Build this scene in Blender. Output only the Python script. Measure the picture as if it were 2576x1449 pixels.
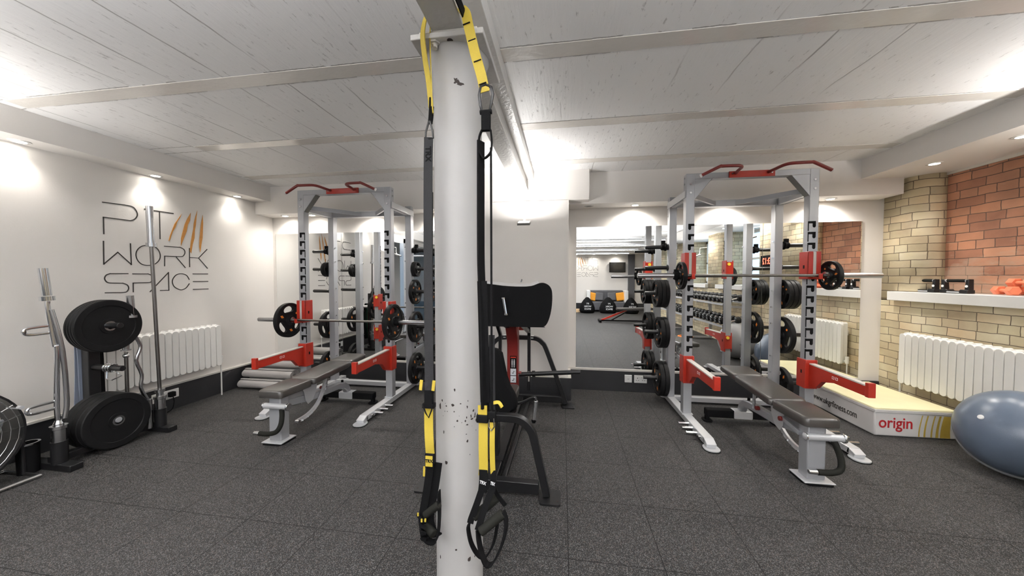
import bpy, math, random
from mathutils import Vector, Matrix
R = math.radians; PI = math.pi
random.seed(7)
S = bpy.context.scene
for o in list(bpy.data.objects): bpy.data.objects.remove(o)

# ---------------------------------------------------------------- camera, world, exposure
cam = bpy.data.cameras.new('camera'); co = bpy.data.objects.new('camera', cam)
S.collection.objects.link(co); S.camera = co
cam.sensor_width = 36.0; cam.sensor_fit = 'HORIZONTAL'
cam.lens = 845.0 / 2576.0 * 36.0
cam.clip_start = 0.05; cam.clip_end = 200
co.location = (0, 0, 1.36)
co.rotation_euler = (R(90 - 1.66), 0, math.atan(127 / 845.0))
S.view_settings.view_transform = 'Standard'; S.view_settings.look = 'None'
S.view_settings.exposure = 0.52; S.view_settings.gamma = 1.0
S.view_settings.use_curve_mapping = False
W = bpy.data.worlds.new('world'); S.world = W; W.use_nodes = True
bg = W.node_tree.nodes['Background']; bg.inputs[0].default_value = (0.55, 0.78, 1.0, 1); bg.inputs[1].default_value = 1.6

# ---------------------------------------------------------------- materials
def newmat(name):
    m = bpy.data.materials.new(name); m.use_nodes = True
    nt = m.node_tree; return m, nt, nt.nodes['Principled BSDF']
def node(nt, t, **k):
    n = nt.nodes.new(t)
    for a, v in k.items(): setattr(n, a, v)
    return n
def mat(name, col, rough=0.5, metal=0.0, nscale=30, var=0.06, bump=0.0, bscale=200, emis=None, es=0, coat=0, spec=0.5):
    m, nt, b = newmat(name)
    tc = node(nt, 'ShaderNodeTexCoord'); nz = node(nt, 'ShaderNodeTexNoise'); nz.inputs['Scale'].default_value = nscale
    nz.inputs['Detail'].default_value = 4
    nt.links.new(tc.outputs['Object'], nz.inputs['Vector'])
    mx = node(nt, 'ShaderNodeMix', data_type='RGBA')
    c = Vector(col)
    mx.inputs['A'].default_value = (*[max(0, x * (1 - var)) for x in c], 1)
    mx.inputs['B'].default_value = (*[min(1, x * (1 + var)) for x in c], 1)
    nt.links.new(nz.outputs['Fac'], mx.inputs['Factor']); nt.links.new(mx.outputs['Result'], b.inputs['Base Color'])
    b.inputs['Roughness'].default_value = rough; b.inputs['Metallic'].default_value = metal
    b.inputs['Specular IOR Level'].default_value = spec
    if coat: b.inputs['Coat Weight'].default_value = coat
    if bump:
        n2 = node(nt, 'ShaderNodeTexNoise'); n2.inputs['Scale'].default_value = bscale
        nt.links.new(tc.outputs['Object'], n2.inputs['Vector'])
        bp = node(nt, 'ShaderNodeBump'); bp.inputs['Strength'].default_value = bump; bp.inputs['Distance'].default_value = 0.01
        nt.links.new(n2.outputs['Fac'], bp.inputs['Height']); nt.links.new(bp.outputs['Normal'], b.inputs['Normal'])
    if emis:
        b.inputs['Emission Color'].default_value = (*emis, 1); b.inputs['Emission Strength'].default_value = es
    return m

def floor_mat():
    m, nt, b = newmat('rubber_floor'); L = nt.links.new
    tc = node(nt, 'ShaderNodeTexCoord')
    v1 = node(nt, 'ShaderNodeTexVoronoi'); v1.inputs['Scale'].default_value = 370
    L(tc.outputs['Object'], v1.inputs['Vector'])
    hsv = node(nt, 'ShaderNodeSeparateColor'); L(v1.outputs['Color'], hsv.inputs['Color'])
    gt = node(nt, 'ShaderNodeMath', operation='GREATER_THAN'); gt.inputs[1].default_value = 0.76
    L(hsv.outputs['Red'], gt.inputs[0])
    n = node(nt, 'ShaderNodeTexNoise'); n.inputs['Scale'].default_value = 1.2; n.inputs['Detail'].default_value = 5
    L(tc.outputs['Object'], n.inputs['Vector'])
    base = node(nt, 'ShaderNodeMix', data_type='RGBA')
    base.inputs['A'].default_value = (0.013, 0.013, 0.0135, 1); base.inputs['B'].default_value = (0.028, 0.0275, 0.027, 1)
    L(n.outputs['Fac'], base.inputs['Factor'])
    fl = node(nt, 'ShaderNodeMix', data_type='RGBA'); fl.inputs['A'].default_value = (0.115, 0.114, 0.115, 1); fl.inputs['B'].default_value = (0.13, 0.10, 0.085, 1)
    g2 = node(nt, 'ShaderNodeMath', operation='GREATER_THAN'); g2.inputs[1].default_value = 0.8; L(hsv.outputs['Green'], g2.inputs[0])
    L(g2.outputs[0], fl.inputs['Factor'])
    mx = node(nt, 'ShaderNodeMix', data_type='RGBA'); L(gt.outputs[0], mx.inputs['Factor'])
    L(base.outputs['Result'], mx.inputs['A']); L(fl.outputs['Result'], mx.inputs['B'])
    # tile seams every 0.446 m
    mp = node(nt, 'ShaderNodeMapping'); mp.inputs['Location'].default_value = (2.194 + 0.446 * 20, -1.615 + 0.446 * 20, 0)
    L(tc.outputs['Object'], mp.inputs['Vector'])
    nn = node(nt, 'ShaderNodeTexNoise'); nn.inputs['Scale'].default_value = 60; L(tc.outputs['Object'], nn.inputs['Vector'])
    ad = node(nt, 'ShaderNodeVectorMath', operation='MULTIPLY_ADD'); ad.inputs[1].default_value = (0.004, 0.004, 0)
    L(nn.outputs['Color'], ad.inputs[0]); L(mp.outputs['Vector'], ad.inputs[2])
    br = node(nt, 'ShaderNodeTexBrick', offset=0.0, squash=1.0); br.inputs['Scale'].default_value = 1
    br.inputs['Brick Width'].default_value = 0.446; br.inputs['Row Height'].default_value = 0.446; br.inputs['Mortar Size'].default_value = 0.0027
    br.inputs['Mortar Smooth'].default_value = 0.3
    L(ad.outputs[0], br.inputs['Vector'])
    m2 = node(nt, 'ShaderNodeMix', data_type='RGBA'); m2.inputs['B'].default_value = (0.006, 0.006, 0.006, 1)
    L(br.outputs['Fac'], m2.inputs['Factor']); L(mx.outputs['Result'], m2.inputs['A']); L(m2.outputs['Result'], b.inputs['Base Color'])
    b.inputs['Roughness'].default_value = 0.62; b.inputs['Specular IOR Level'].default_value = 0.3
    bp = node(nt, 'ShaderNodeBump'); bp.inputs['Strength'].default_value = 0.35; bp.inputs['Distance'].default_value = 0.004
    sub = node(nt, 'ShaderNodeMath', operation='SUBTRACT'); L(v1.outputs['Distance'], sub.inputs[0]); L(br.outputs['Fac'], sub.inputs[1])
    L(sub.outputs[0], bp.inputs['Height']); L(bp.outputs['Normal'], b.inputs['Normal'])
    return m

def ceiling_mat():
    m, nt, b = newmat('board_marked_ceiling'); L = nt.links.new
    tc = node(nt, 'ShaderNodeTexCoord')
    mp = node(nt, 'ShaderNodeMapping'); mp.inputs['Rotation'].default_value = (0, 0, R(90)); L(tc.outputs['Object'], mp.inputs['Vector'])
    st = node(nt, 'ShaderNodeMapping'); st.inputs['Scale'].default_value = (1.2, 14, 1); L(mp.outputs['Vector'], st.inputs['Vector'])
    n = node(nt, 'ShaderNodeTexNoise'); n.inputs['Scale'].default_value = 2.2; n.inputs['Detail'].default_value = 8; n.inputs['Roughness'].default_value = 0.65
    L(st.outputs['Vector'], n.inputs['Vector'])
    # long board seams
    nw = node(nt, 'ShaderNodeTexNoise'); nw.inputs['Scale'].default_value = 4; L(tc.outputs['Object'], nw.inputs['Vector'])
    ad = node(nt, 'ShaderNodeVectorMath', operation='MULTIPLY_ADD'); ad.inputs[1].default_value = (0, 0.03, 0)
    L(nw.outputs['Color'], ad.inputs[0]); L(mp.outputs['Vector'], ad.inputs[2])
    br = node(nt, 'ShaderNodeTexBrick', offset=0.37); br.inputs['Scale'].default_value = 1; br.inputs['Brick Width'].default_value = 60
    br.inputs['Row Height'].default_value = 0.33; br.inputs['Mortar Size'].default_value = 0.0075; br.inputs['Mortar Smooth'].default_value = 1.0
    L(ad.outputs[0], br.inputs['Vector'])
    # pits
    pit = node(nt, 'ShaderNodeTexNoise'); pit.inputs['Scale'].default_value = 13; pit.inputs['Detail'].default_value = 9; pit.inputs['Roughness'].default_value = 0.75
    st2 = node(nt, 'ShaderNodeMapping'); st2.inputs['Scale'].default_value = (0.8, 3.2, 1); L(mp.outputs['Vector'], st2.inputs['Vector']); L(st2.outputs['Vector'], pit.inputs['Vector'])
    cr = node(nt, 'ShaderNodeValToRGB'); cr.color_ramp.elements[0].position = 0.60; cr.color_ramp.elements[0].color = (0, 0, 0, 1)
    cr.color_ramp.elements[1].position = 0.645; cr.color_ramp.elements[1].color = (1, 1, 1, 1); L(pit.outputs['Fac'], cr.inputs['Fac'])
    # seams present only in places
    ms = node(nt, 'ShaderNodeTexNoise'); ms.inputs['Scale'].default_value = 1.3; L(tc.outputs['Object'], ms.inputs['Vector'])
    c3 = node(nt, 'ShaderNodeValToRGB'); c3.color_ramp.elements[0].position = 0.42; c3.color_ramp.elements[1].position = 0.62; sxx = node(nt, 'ShaderNodeSeparateXYZ'); L(tc.outputs['Object'], sxx.inputs[0])
    mrx = node(nt, 'ShaderNodeMapRange'); mrx.inputs['From Min'].default_value = -0.8; mrx.inputs['From Max'].default_value = 0.6; mrx.inputs['To Min'].default_value = 0.04; mrx.inputs['To Max'].default_value = -0.11; L(sxx.outputs['X'], mrx.inputs['Value'])
    adx = node(nt, 'ShaderNodeMath', operation='ADD'); L(ms.outputs['Fac'], adx.inputs[0]); L(mrx.outputs[0], adx.inputs[1]); L(adx.outputs[0], c3.inputs['Fac'])
    mm = node(nt, 'ShaderNodeMath', operation='MULTIPLY'); L(br.outputs['Fac'], mm.inputs[0]); L(c3.outputs['Color'], mm.inputs[1])
    mxv = node(nt, 'ShaderNodeMath', operation='MAXIMUM'); L(mm.outputs[0], mxv.inputs[0])
    p2 = node(nt, 'ShaderNodeMath', operation='MULTIPLY'); p2.inputs[1].default_value = 0.7; L(cr.outputs['Color'], p2.inputs[0]); L(p2.outputs[0], mxv.inputs[1])
    # ragged dark cracks along the flush strips, every 0.858 m
    sx_ = node(nt, 'ShaderNodeSeparateXYZ'); L(tc.outputs['Object'], sx_.inputs[0])
    nq = node(nt, 'ShaderNodeTexNoise'); nq.inputs['Scale'].default_value = 26; nq.inputs['Detail'].default_value = 6; L(tc.outputs['Object'], nq.inputs['Vector'])
    wob = node(nt, 'ShaderNodeMath', operation='MULTIPLY_ADD'); wob.inputs[1].default_value = 0.016; L(nq.outputs['Fac'], wob.inputs[0]); L(sx_.outputs['Y'], wob.inputs[2])
    sh_ = node(nt, 'ShaderNodeMath', operation='ADD'); sh_.inputs[1].default_value = 8.58 - 1.75 - 0.008 + 0.429; L(wob.outputs[0], sh_.inputs[0])
    md = node(nt, 'ShaderNodeMath', operation='MODULO'); md.inputs[1].default_value = 0.858; L(sh_.outputs[0], md.inputs[0])
    cen = node(nt, 'ShaderNodeMath', operation='SUBTRACT'); cen.inputs[1].default_value = 0.429 + 0.0525; L(md.outputs[0], cen.inputs[0])
    ab = node(nt, 'ShaderNodeMath', operation='ABSOLUTE'); L(cen.outputs[0], ab.inputs[0])
    c2_ = node(nt, 'ShaderNodeMath', operation='COMPARE'); c2_.inputs[1].default_value = 0.058; c2_.inputs[2].default_value = 0.0045; L(ab.outputs[0], c2_.inputs[0])
    nb = node(nt, 'ShaderNodeTexNoise'); nb.inputs['Scale'].default_value = 3; nb.inputs['Detail'].default_value = 6; L(tc.outputs['Object'], nb.inputs['Vector'])
    g3 = node(nt, 'ShaderNodeMath', operation='GREATER_THAN'); g3.inputs[1].default_value = 0.46; L(nb.outputs['Fac'], g3.inputs[0])
    cm = node(nt, 'ShaderNodeMath', operation='MULTIPLY'); L(c2_.outputs[0], cm.inputs[0]); L(g3.outputs[0], cm.inputs[1])
    mx2 = node(nt, 'ShaderNodeMath', operation='MAXIMUM'); L(mxv.outputs[0], mx2.inputs[0]); L(cm.outputs[0], mx2.inputs[1]); mxv = mx2
    col = node(nt, 'ShaderNodeMix', data_type='RGBA'); col.inputs['A'].default_value = (0.85, 0.84, 0.825, 1); col.inputs['B'].default_value = (0.33, 0.31, 0.29, 1)
    sc = node(nt, 'ShaderNodeMath', operation='MULTIPLY'); sc.inputs[1].default_value = 0.85; L(mxv.outputs[0], sc.inputs[0])
    L(sc.outputs[0], col.inputs['Factor']); L(col.outputs['Result'], b.inputs['Base Color'])
    b.inputs['Roughness'].default_value = 0.42
    h = node(nt, 'ShaderNodeMath', operation='SUBTRACT'); L(n.outputs['Fac'], h.inputs[0]); L(mxv.outputs[0], h.inputs[1])
    bp = node(nt, 'ShaderNodeBump'); bp.inputs['Strength'].default_value = 0.4; bp.inputs['Distance'].default_value = 0.008
    L(h.outputs[0], bp.inputs['Height']); L(bp.outputs['Normal'], b.inputs['Normal'])
    return m

def brick_mat(name, c1, c2, mortar, smear=False, bw=0.215, rh=0.0775):
    m, nt, b = newmat(name); L = nt.links.new
    uv = node(nt, 'ShaderNodeTexCoord')
    nz = node(nt, 'ShaderNodeTexNoise'); nz.inputs['Scale'].default_value = 7; nz.inputs['Detail'].default_value = 3; L(uv.outputs['UV'], nz.inputs['Vector'])
    ad = node(nt, 'ShaderNodeVectorMath', operation='MULTIPLY_ADD'); ad.inputs[1].default_value = (0.022, 0.020, 0)
    L(nz.outputs['Color'], ad.inputs[0]); L(uv.outputs['UV'], ad.inputs[2])
    br = node(nt, 'ShaderNodeTexBrick', offset=0.5, offset_frequency=2, squash=0.62, squash_frequency=3)
    br.inputs['Scale'].default_value = 1; br.inputs['Brick Width'].default_value = bw; br.inputs['Row Height'].default_value = rh
    br.inputs['Mortar Size'].default_value = 0.0036; br.inputs['Mortar Smooth'].default_value = 0.5; br.inputs['Bias'].default_value = 0.1
    br.inputs['Color1'].default_value = (0, 0, 0, 1); br.inputs['Color2'].default_value = (1, 1, 1, 1); br.inputs['Mortar'].default_value = (0.5, 0.5, 0.5, 1); br.inputs['Bias'].default_value = 0
    L(ad.outputs[0], br.inputs['Vector'])
    n2 = node(nt, 'ShaderNodeTexNoise'); n2.inputs['Scale'].default_value = 3.5; n2.inputs['Detail'].default_value = 8; L(uv.outputs['UV'], n2.inputs['Vector'])
    rp = node(nt, 'ShaderNodeValToRGB'); rp.color_ramp.interpolation = 'LINEAR'
    mid = [(p + q) / 2 for p, q in zip(c1, c2)]; el = rp.color_ramp.elements
    el[0].position = 0; el[0].color = (*[v * 0.9 for v in c1], 1); el[1].position = 1; el[1].color = (*[min(1, v * 1.0) for v in c2], 1)
    for ps, cc in ((0.3, c1), (0.55, mid), (0.8, (c2[0] * 0.95, c2[1] * 0.86, c2[2] * 0.8))): e_ = el.new(ps); e_.color = (*cc, 1)
    L(br.outputs['Color'], rp.inputs['Fac'])
    hs = node(nt, 'ShaderNodeMix', data_type='RGBA', blend_type='OVERLAY'); hs.inputs['Factor'].default_value = 0.6
    L(rp.outputs['Color'], hs.inputs['A']); L(n2.outputs['Fac'], hs.inputs['B'])
    mo = node(nt, 'ShaderNodeMix', data_type='RGBA'); mo.inputs['B'].default_value = (*mortar, 1); L(br.outputs['Fac'], mo.inputs['Factor']); L(hs.outputs['Result'], mo.inputs['A'])
    out = mo.outputs['Result']
    # some mortar missing / pale lime smears
    n3 = node(nt, 'ShaderNodeTexNoise'); n3.inputs['Scale'].default_value = 2.2; n3.inputs['Detail'].default_value = 7; n3.inputs['Roughness'].default_value = 0.7
    mp = node(nt, 'ShaderNodeMapping'); mp.inputs['Scale'].default_value = (1, 2.5, 1); L(uv.outputs['UV'], mp.inputs['Vector']); L(mp.outputs['Vector'], n3.inputs['Vector'])
    cr = node(nt, 'ShaderNodeValToRGB'); cr.color_ramp.elements[0].position = 0.55; cr.color_ramp.elements[1].position = 0.68
    fac = n3.outputs['Fac']
    if smear:
        sp = node(nt, 'ShaderNodeSeparateXYZ'); L(uv.outputs['UV'], sp.inputs[0])
        mr = node(nt, 'ShaderNodeMapRange'); mr.inputs['From Min'].default_value = 1.75; mr.inputs['From Max'].default_value = 1.15
        mr.inputs['To Min'].default_value = -0.05; mr.inputs['To Max'].default_value = 0.22; L(sp.outputs['Y'], mr.inputs['Value'])
        a = node(nt, 'ShaderNodeMath', operation='ADD'); L(n3.outputs['Fac'], a.inputs[0]); L(mr.outputs[0], a.inputs[1]); fac = a.outputs[0]
    L(fac, cr.inputs['Fac'])
    mx = node(nt, 'ShaderNodeMix', data_type='RGBA'); mx.inputs['B'].default_value = (0.42, 0.30, 0.22, 1) if smear else (0.55, 0.48, 0.34, 1)
    f = node(nt, 'ShaderNodeMath', operation='MULTIPLY'); f.inputs[1].default_value = 0.65 if smear else 0.45
    L(cr.outputs['Color'], f.inputs[0]); L(f.outputs[0], mx.inputs['Factor']); L(out, mx.inputs['A']); L(mx.outputs['Result'], b.inputs['Base Color'])
    b.inputs['Roughness'].default_value = 0.75 if smear else 0.5
    inv = node(nt, 'ShaderNodeMath', operation='SUBTRACT'); L(n2.outputs['Fac'], inv.inputs[0]); L(br.outputs['Fac'], inv.inputs[1])
    bp = node(nt, 'ShaderNodeBump'); bp.inputs['Strength'].default_value = 0.7; bp.inputs['Distance'].default_value = 0.012
    L(inv.outputs[0], bp.inputs['Height']); L(bp.outputs['Normal'], b.inputs['Normal'])
    return m

M = dict(
    floor=floor_mat(), ceil=ceiling_mat(),
    yb=brick_mat('yellow_stock_brick', (0.58, 0.49, 0.32), (0.76, 0.68, 0.48), (0.17, 0.125, 0.085)),
    rb=brick_mat('red_brick', (0.33, 0.145, 0.085), (0.47, 0.235, 0.14), (0.10, 0.065, 0.05), smear=True),
    wall=mat('white_wall_paint', (0.80, 0.77, 0.735), 0.55, nscale=3, var=0.02, bump=0.05, bscale=90),
    cream=mat('cream_gloss_paint', (0.74, 0.71, 0.65), 0.28, nscale=4, var=0.03, bump=0.25, bscale=60, coat=0.3),
    strip=mat('cream_strip_paint', (0.70, 0.665, 0.61), 0.25, nscale=6, var=0.04, bump=0.15, bscale=30, coat=0.4),
    skirt=mat('dark_skirting_paint', (0.022, 0.0225, 0.025), 0.4, nscale=8, var=0.12, bump=0.1, bscale=30),
    capping=mat('skirting_capping', (0.62, 0.60, 0.56), 0.35),
    gloss=mat('radiator_enamel', (0.83, 0.82, 0.79), 0.22, var=0.02),
    silver=mat('silver_powder_coat', (0.42, 0.43, 0.455), 0.32, metal=0.35, nscale=400, var=0.05),
    silverl=mat('light_silver_coat', (0.62, 0.63, 0.65), 0.3, metal=0.3, nscale=400, var=0.04),
    red=mat('red_powder_coat', (0.42, 0.028, 0.015), 0.3, nscale=60, var=0.08),
    darkred=mat('dark_red_coat', (0.19, 0.018, 0.015), 0.35, nscale=60, var=0.08),
    black=mat('black_rubber', (0.007, 0.007, 0.0075), 0.7, nscale=80, var=0.2, spec=0.08),
    blackg=mat('black_gloss_coat', (0.010, 0.010, 0.011), 0.33, nscale=80, var=0.15, spec=0.4),
    plate=mat('rubber_plate', (0.009, 0.009, 0.0095), 0.5, nscale=60, var=0.15, spec=0.16),
    vinyl=mat('black_vinyl', (0.040, 0.036, 0.033), 0.33, nscale=120, var=0.1, bump=0.06, bscale=300, spec=0.9),
    chrome=mat('chrome', (0.82, 0.83, 0.85), 0.12, metal=1.0, var=0.02),
    steel=mat('brushed_steel', (0.50, 0.50, 0.51), 0.25, metal=1.0, nscale=200, var=0.08),
    bar=mat('knurled_bar', (0.20, 0.19, 0.18), 0.35, metal=1.0, nscale=300, var=0.15),
    yellow=mat('yellow_webbing', (0.50, 0.375, 0.04), 0.65, nscale=300, var=0.1, bump=0.05, bscale=900),
    yknob=mat('yellow_plastic', (0.85, 0.60, 0.05), 0.3),
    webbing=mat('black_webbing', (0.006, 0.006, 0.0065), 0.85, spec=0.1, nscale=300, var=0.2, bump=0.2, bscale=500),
    greyweb=mat('charcoal_webbing', (0.030, 0.030, 0.032), 0.85, spec=0.15, nscale=300, var=0.15, bump=0.2, bscale=500),
    foam=mat('black_foam_grip', (0.012, 0.012, 0.010), 0.75, spec=0.15, nscale=200, var=0.3),
    orange=mat('orange_print', (0.80, 0.22, 0.02), 0.5),
    orangec=mat('orange_cloth', (0.85, 0.36, 0.03), 0.8),
    coral=mat('coral_neoprene', (0.80, 0.22, 0.11), 0.45, bump=0.1, bscale=100),
    signink=mat('dark_sign_paint', (0.035, 0.03, 0.027), 0.6),
    claw=mat('ochre_sign_paint', (0.55, 0.24, 0.045), 0.6, nscale=40, var=0.2),
    matw=mat('white_vinyl_cloth', (0.70, 0.69, 0.68), 0.45, nscale=9, var=0.05, bump=0.35, bscale=9),
    maty=mat('pale_yellow_vinyl', (0.88, 0.82, 0.52), 0.4, nscale=2.2, var=0.16, bump=0.2, bscale=7),
    olive=mat('ochre_swirl', (0.50, 0.36, 0.06), 0.5, nscale=20, var=0.2),
    ball=mat('blue_grey_pvc', (0.105, 0.135, 0.185), 0.28, nscale=20, var=0.05, bump=0.05, bscale=200),
    gball=mat('grey_pvc', (0.30, 0.30, 0.31), 0.4),
    rim=mat('grey_platform', (0.26, 0.27, 0.28), 0.45),
    foamroll=mat('grey_foam_mat', (0.36, 0.345, 0.335), 0.85, nscale=90, var=0.08, bump=0.15, bscale=160),
    darkroll=mat('dark_mat_side', (0.06, 0.055, 0.055), 0.85),
    bandblue=mat('grey_blue_band', (0.20, 0.23, 0.30), 0.5), bandred=mat('dark_red_band', (0.22, 0.02, 0.02), 0.5), bandgreen=mat('green_band', (0.02, 0.12, 0.07), 0.5),
    socket=mat('white_socket_plastic', (0.78, 0.78, 0.76), 0.3, var=0.01),
    chip=mat('bare_dark_metal', (0.035, 0.025, 0.022), 0.7),
    cgrey=mat('column_paint', (0.46, 0.452, 0.445), 0.5, nscale=5, var=0.03, bump=0.12, bscale=12, coat=0.05),
    beamg=mat('beam_paint', (0.66, 0.645, 0.62), 0.3, nscale=5, var=0.04, bump=0.3, bscale=45, coat=0.35),
    stickw=mat('white_sticker', (0.72, 0.76, 0.80), 0.4, var=0.02),
    lwhite=mat('white_lettering', (0.85, 0.85, 0.85), 0.5), redtext=mat('red_lettering', (0.42, 0.015, 0.02), 0.5),
    sofa=mat('grey_upholstery', (0.12, 0.12, 0.13), 0.9), tv=mat('tv_screen', (0.01, 0.01, 0.012), 0.1),
    box=mat('plywood', (0.55, 0.38, 0.22), 0.6), fgrey=mat('grey_plastic_panel', (0.16, 0.155, 0.14), 0.4),
    dkglass=mat('dark_tinted_glass', (0.02, 0.035, 0.05), 0.05, var=0.02), bluefl=mat('blue_grey_floor', (0.10, 0.14, 0.2), 0.3),
    led=mat('red_led', (0.3, 0, 0), 0.4, emis=(1, 0.08, 0.04), es=6),
    lamp=mat('lamp_lens', (1, 1, 1), 0.3, emis=(1, 0.95, 0.86), es=30), panel=mat('uplight_and_added_light', (1, 1, 1), 0.3, emis=(1, 0.96, 0.9), es=3),
)
def mirror_mat():
    m, nt, b = newmat('mirror_glass')
    tc = node(nt, 'ShaderNodeTexCoord'); n = node(nt, 'ShaderNodeTexNoise'); n.inputs['Scale'].default_value = 1.0
    nt.links.new(tc.outputs['Object'], n.inputs['Vector'])
    mx = node(nt, 'ShaderNodeMix', data_type='RGBA'); mx.inputs['A'].default_value = (0.86, 0.875, 0.875, 1); mx.inputs['B'].default_value = (0.885, 0.895, 0.89, 1)
    nt.links.new(n.outputs['Fac'], mx.inputs['Factor']); nt.links.new(mx.outputs['Result'], b.inputs['Base Color'])
    b.inputs['Metallic'].default_value = 1; b.inputs['Roughness'].default_value = 0.0
    return m
M['mirror'] = mirror_mat()
def glass_mat():
    m, nt, b = newmat('window_glass')
    n = node(nt, 'ShaderNodeTexNoise'); n.inputs['Scale'].default_value = 3
    mr = node(nt, 'ShaderNodeMapRange'); mr.inputs['To Min'].default_value = 0.02; mr.inputs['To Max'].default_value = 0.06
    nt.links.new(n.outputs['Fac'], mr.inputs['Value']); nt.links.new(mr.outputs[0], b.inputs['Roughness'])
    b.inputs['Transmission Weight'].default_value = 1; b.inputs['IOR'].default_value = 1.1
    b.inputs['Base Color'].default_value = (0.9, 0.95, 1, 1)
    return m
M['glass'] = glass_mat()

# ---------------------------------------------------------------- mesh helpers
ORG = {}
class MB:
    def __init__(s): s.v = []; s.f = []; s.uv = None
    def add(s, vs, fs):
        k = len(s.v); s.v += [tuple(v) for v in vs]; s.f += [tuple(i + k for i in f) for f in fs]; return s
    def bx(s, x0, x1, y0, y1, z0, z1, mtx=None):
        vs = [Vector((x, y, z)) for x in (x0, x1) for y in (y0, y1) for z in (z0, z1)]
        if mtx: vs = [mtx @ v for v in vs]
        return s.add(vs, [(0, 1, 3, 2), (4, 6, 7, 5), (0, 4, 5, 1), (2, 3, 7, 6), (0, 2, 6, 4), (1, 5, 7, 3)])
    def cyl(s, p0, p1, r, n=16, r2=None): return s.tube([p0, p1], [r, r if r2 is None else r2], n)
    def tube(s, pts, r, n=12, closed=False, flat=None):
        P = [Vector(p) for p in pts]; m = len(P)
        rr = r if isinstance(r, (list, tuple)) else [r] * m
        T = []
        for i in range(m):
            a = P[i - 1] if (i > 0 or closed) else P[i]; b = P[(i + 1) % m] if (i < m - 1 or closed) else P[i]
            T.append((b - a).normalized() if (b - a).length > 1e-9 else Vector((0, 0, 1)))
        t0 = T[0]; up = Vector((0, 0, 1)) if abs(t0.z) < 0.9 else Vector((1, 0, 0))
        u = (up - t0 * up.dot(t0)).normalized(); vs = []
        for i in range(m):
            if i: 
                u = (u - T[i] * u.dot(T[i])); u = u.normalized() if u.length > 1e-6 else Vector((1, 0, 0))
            w = T[i].cross(u)
            for k in range(n):
                a = 2 * PI * k / n; vs.append(P[i] + (u * math.cos(a) + w * math.sin(a)) * rr[i])
        fs = []
        for i in range(m if closed else m - 1):
            j = (i + 1) % m
            for k in range(n):
                l = (k + 1) % n; fs.append((i * n + k, i * n + l, j * n + l, j * n + k))
        if not closed: fs += [tuple(range(n))[::-1], tuple(range((m - 1) * n, m * n))]
        return s.add(vs, fs)
    def bar(s, pts, w, h, side=(1, 0, 0)):
        """rectangular section sweep: w along 'side', h along the normal"""
        P = [Vector(p) for p in pts]; m = len(P); sd = Vector(side).normalized(); vs = []
        for i in range(m):
            a = P[max(i - 1, 0)]; b = P[min(i + 1, m - 1)]; t = (b - a).normalized()
            sdi = (sd - t * sd.dot(t)).normalized(); nrm = t.cross(sdi).normalized()
            k = 1.0
            if 0 < i < m - 1:
                c = (P[i] - P[i - 1]).normalized().dot((P[i + 1] - P[i]).normalized()); k = 1 / max(0.5, math.sqrt((1 + c) / 2))
            for a_, b_ in ((-1, -1), (1, -1), (1, 1), (-1, 1)): vs.append(P[i] + sdi * a_ * w / 2 + nrm * b_ * h / 2 * k)
        fs = [(0, 1, 2, 3), tuple(range((m - 1) * 4, m * 4))[::-1]]
        for i in range(m - 1):
            for k in range(4):
                l = (k + 1) % 4; fs.append((i * 4 + k, (i + 1) * 4 + k, (i + 1) * 4 + l, i * 4 + l))
        return s.add(vs, fs)
    def lathe(s, prof, origin=(0, 0, 0), axis='z', n=32, a0=0, a1=2 * PI):
        vs = []; full = abs(a1 - a0 - 2 * PI) < 1e-6; cols = n if full else n + 1
        for r, h in prof:
            for k in range(cols):
                a = a0 + (a1 - a0) * k / n; x, y = r * math.cos(a), r * math.sin(a)
                p = {'z': (x, y, h), 'x': (h, x, y), 'y': (x, h, y)}[axis]
                vs.append(Vector(p) + Vector(origin))
        fs = []
        for i in range(len(prof) - 1):
            for k in range(n):
                l = (k + 1) % cols; fs.append((i * cols + k, i * cols + l, (i + 1) * cols + l, (i + 1) * cols + k))
        return s.add(vs, fs)
    def prism(s, poly, plane, t0, t1):
        """poly 2D extruded between t0 and t1 along the missing axis; plane 'xz','yz','xy'"""
        def p(a, b, t): return {'xz': (a, t, b), 'yz': (t, a, b), 'xy': (a, b, t)}[plane]
        n = len(poly); vs = [p(a, b, t0) for a, b in poly] + [p(a, b, t1) for a, b in poly]
        fs = [tuple(range(n)), tuple(range(n, 2 * n))[::-1]] + [(i, i + n, (i + 1) % n + n, (i + 1) % n) for i in range(n)]
        return s.add(vs, fs)
    def ribbon(s, pts, w, th, side):
        return s.bar(pts, w, th, side)
    def build(s, name, m, parent=None, bevel=0, segs=2, smooth=35, kind=None, world=True):
        me = bpy.data.meshes.new(name)
        o_ = ORG.get(parent.name, Vector((0, 0, 0))) if (parent and world) else Vector((0, 0, 0))
        me.from_pydata([Vector(v) - o_ for v in s.v], [], s.f); me.validate(); me.update()
        if s.uv:
            ul = me.uv_layers.new(name='UVMap')
            for i, l in enumerate(me.loops): ul.data[i].uv = s.uv[l.vertex_index]
        if isinstance(m, (list, tuple)): 
            for q in m: me.materials.append(M[q])
        else: me.materials.append(M[m])
        import bmesh
        if not s.uv:
            bm = bmesh.new(); bm.from_mesh(me); bmesh.ops.recalc_face_normals(bm, faces=bm.faces); bm.to_mesh(me); bm.free()
        if smooth:
            me.polygons.foreach_set('use_smooth', [True] * len(me.polygons)); me.set_sharp_from_angle(angle=R(smooth))
        o = bpy.data.objects.new(name, me); S.collection.objects.link(o)
        if parent: o.parent = parent; ORG[o.name] = o_
        if kind: o['kind'] = kind
        if bevel:
            b = o.modifiers.new('bevel', 'BEVEL'); b.width = bevel; b.segments = segs; b.limit_method = 'ANGLE'; b.angle_limit = R(40)
        return o

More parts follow.
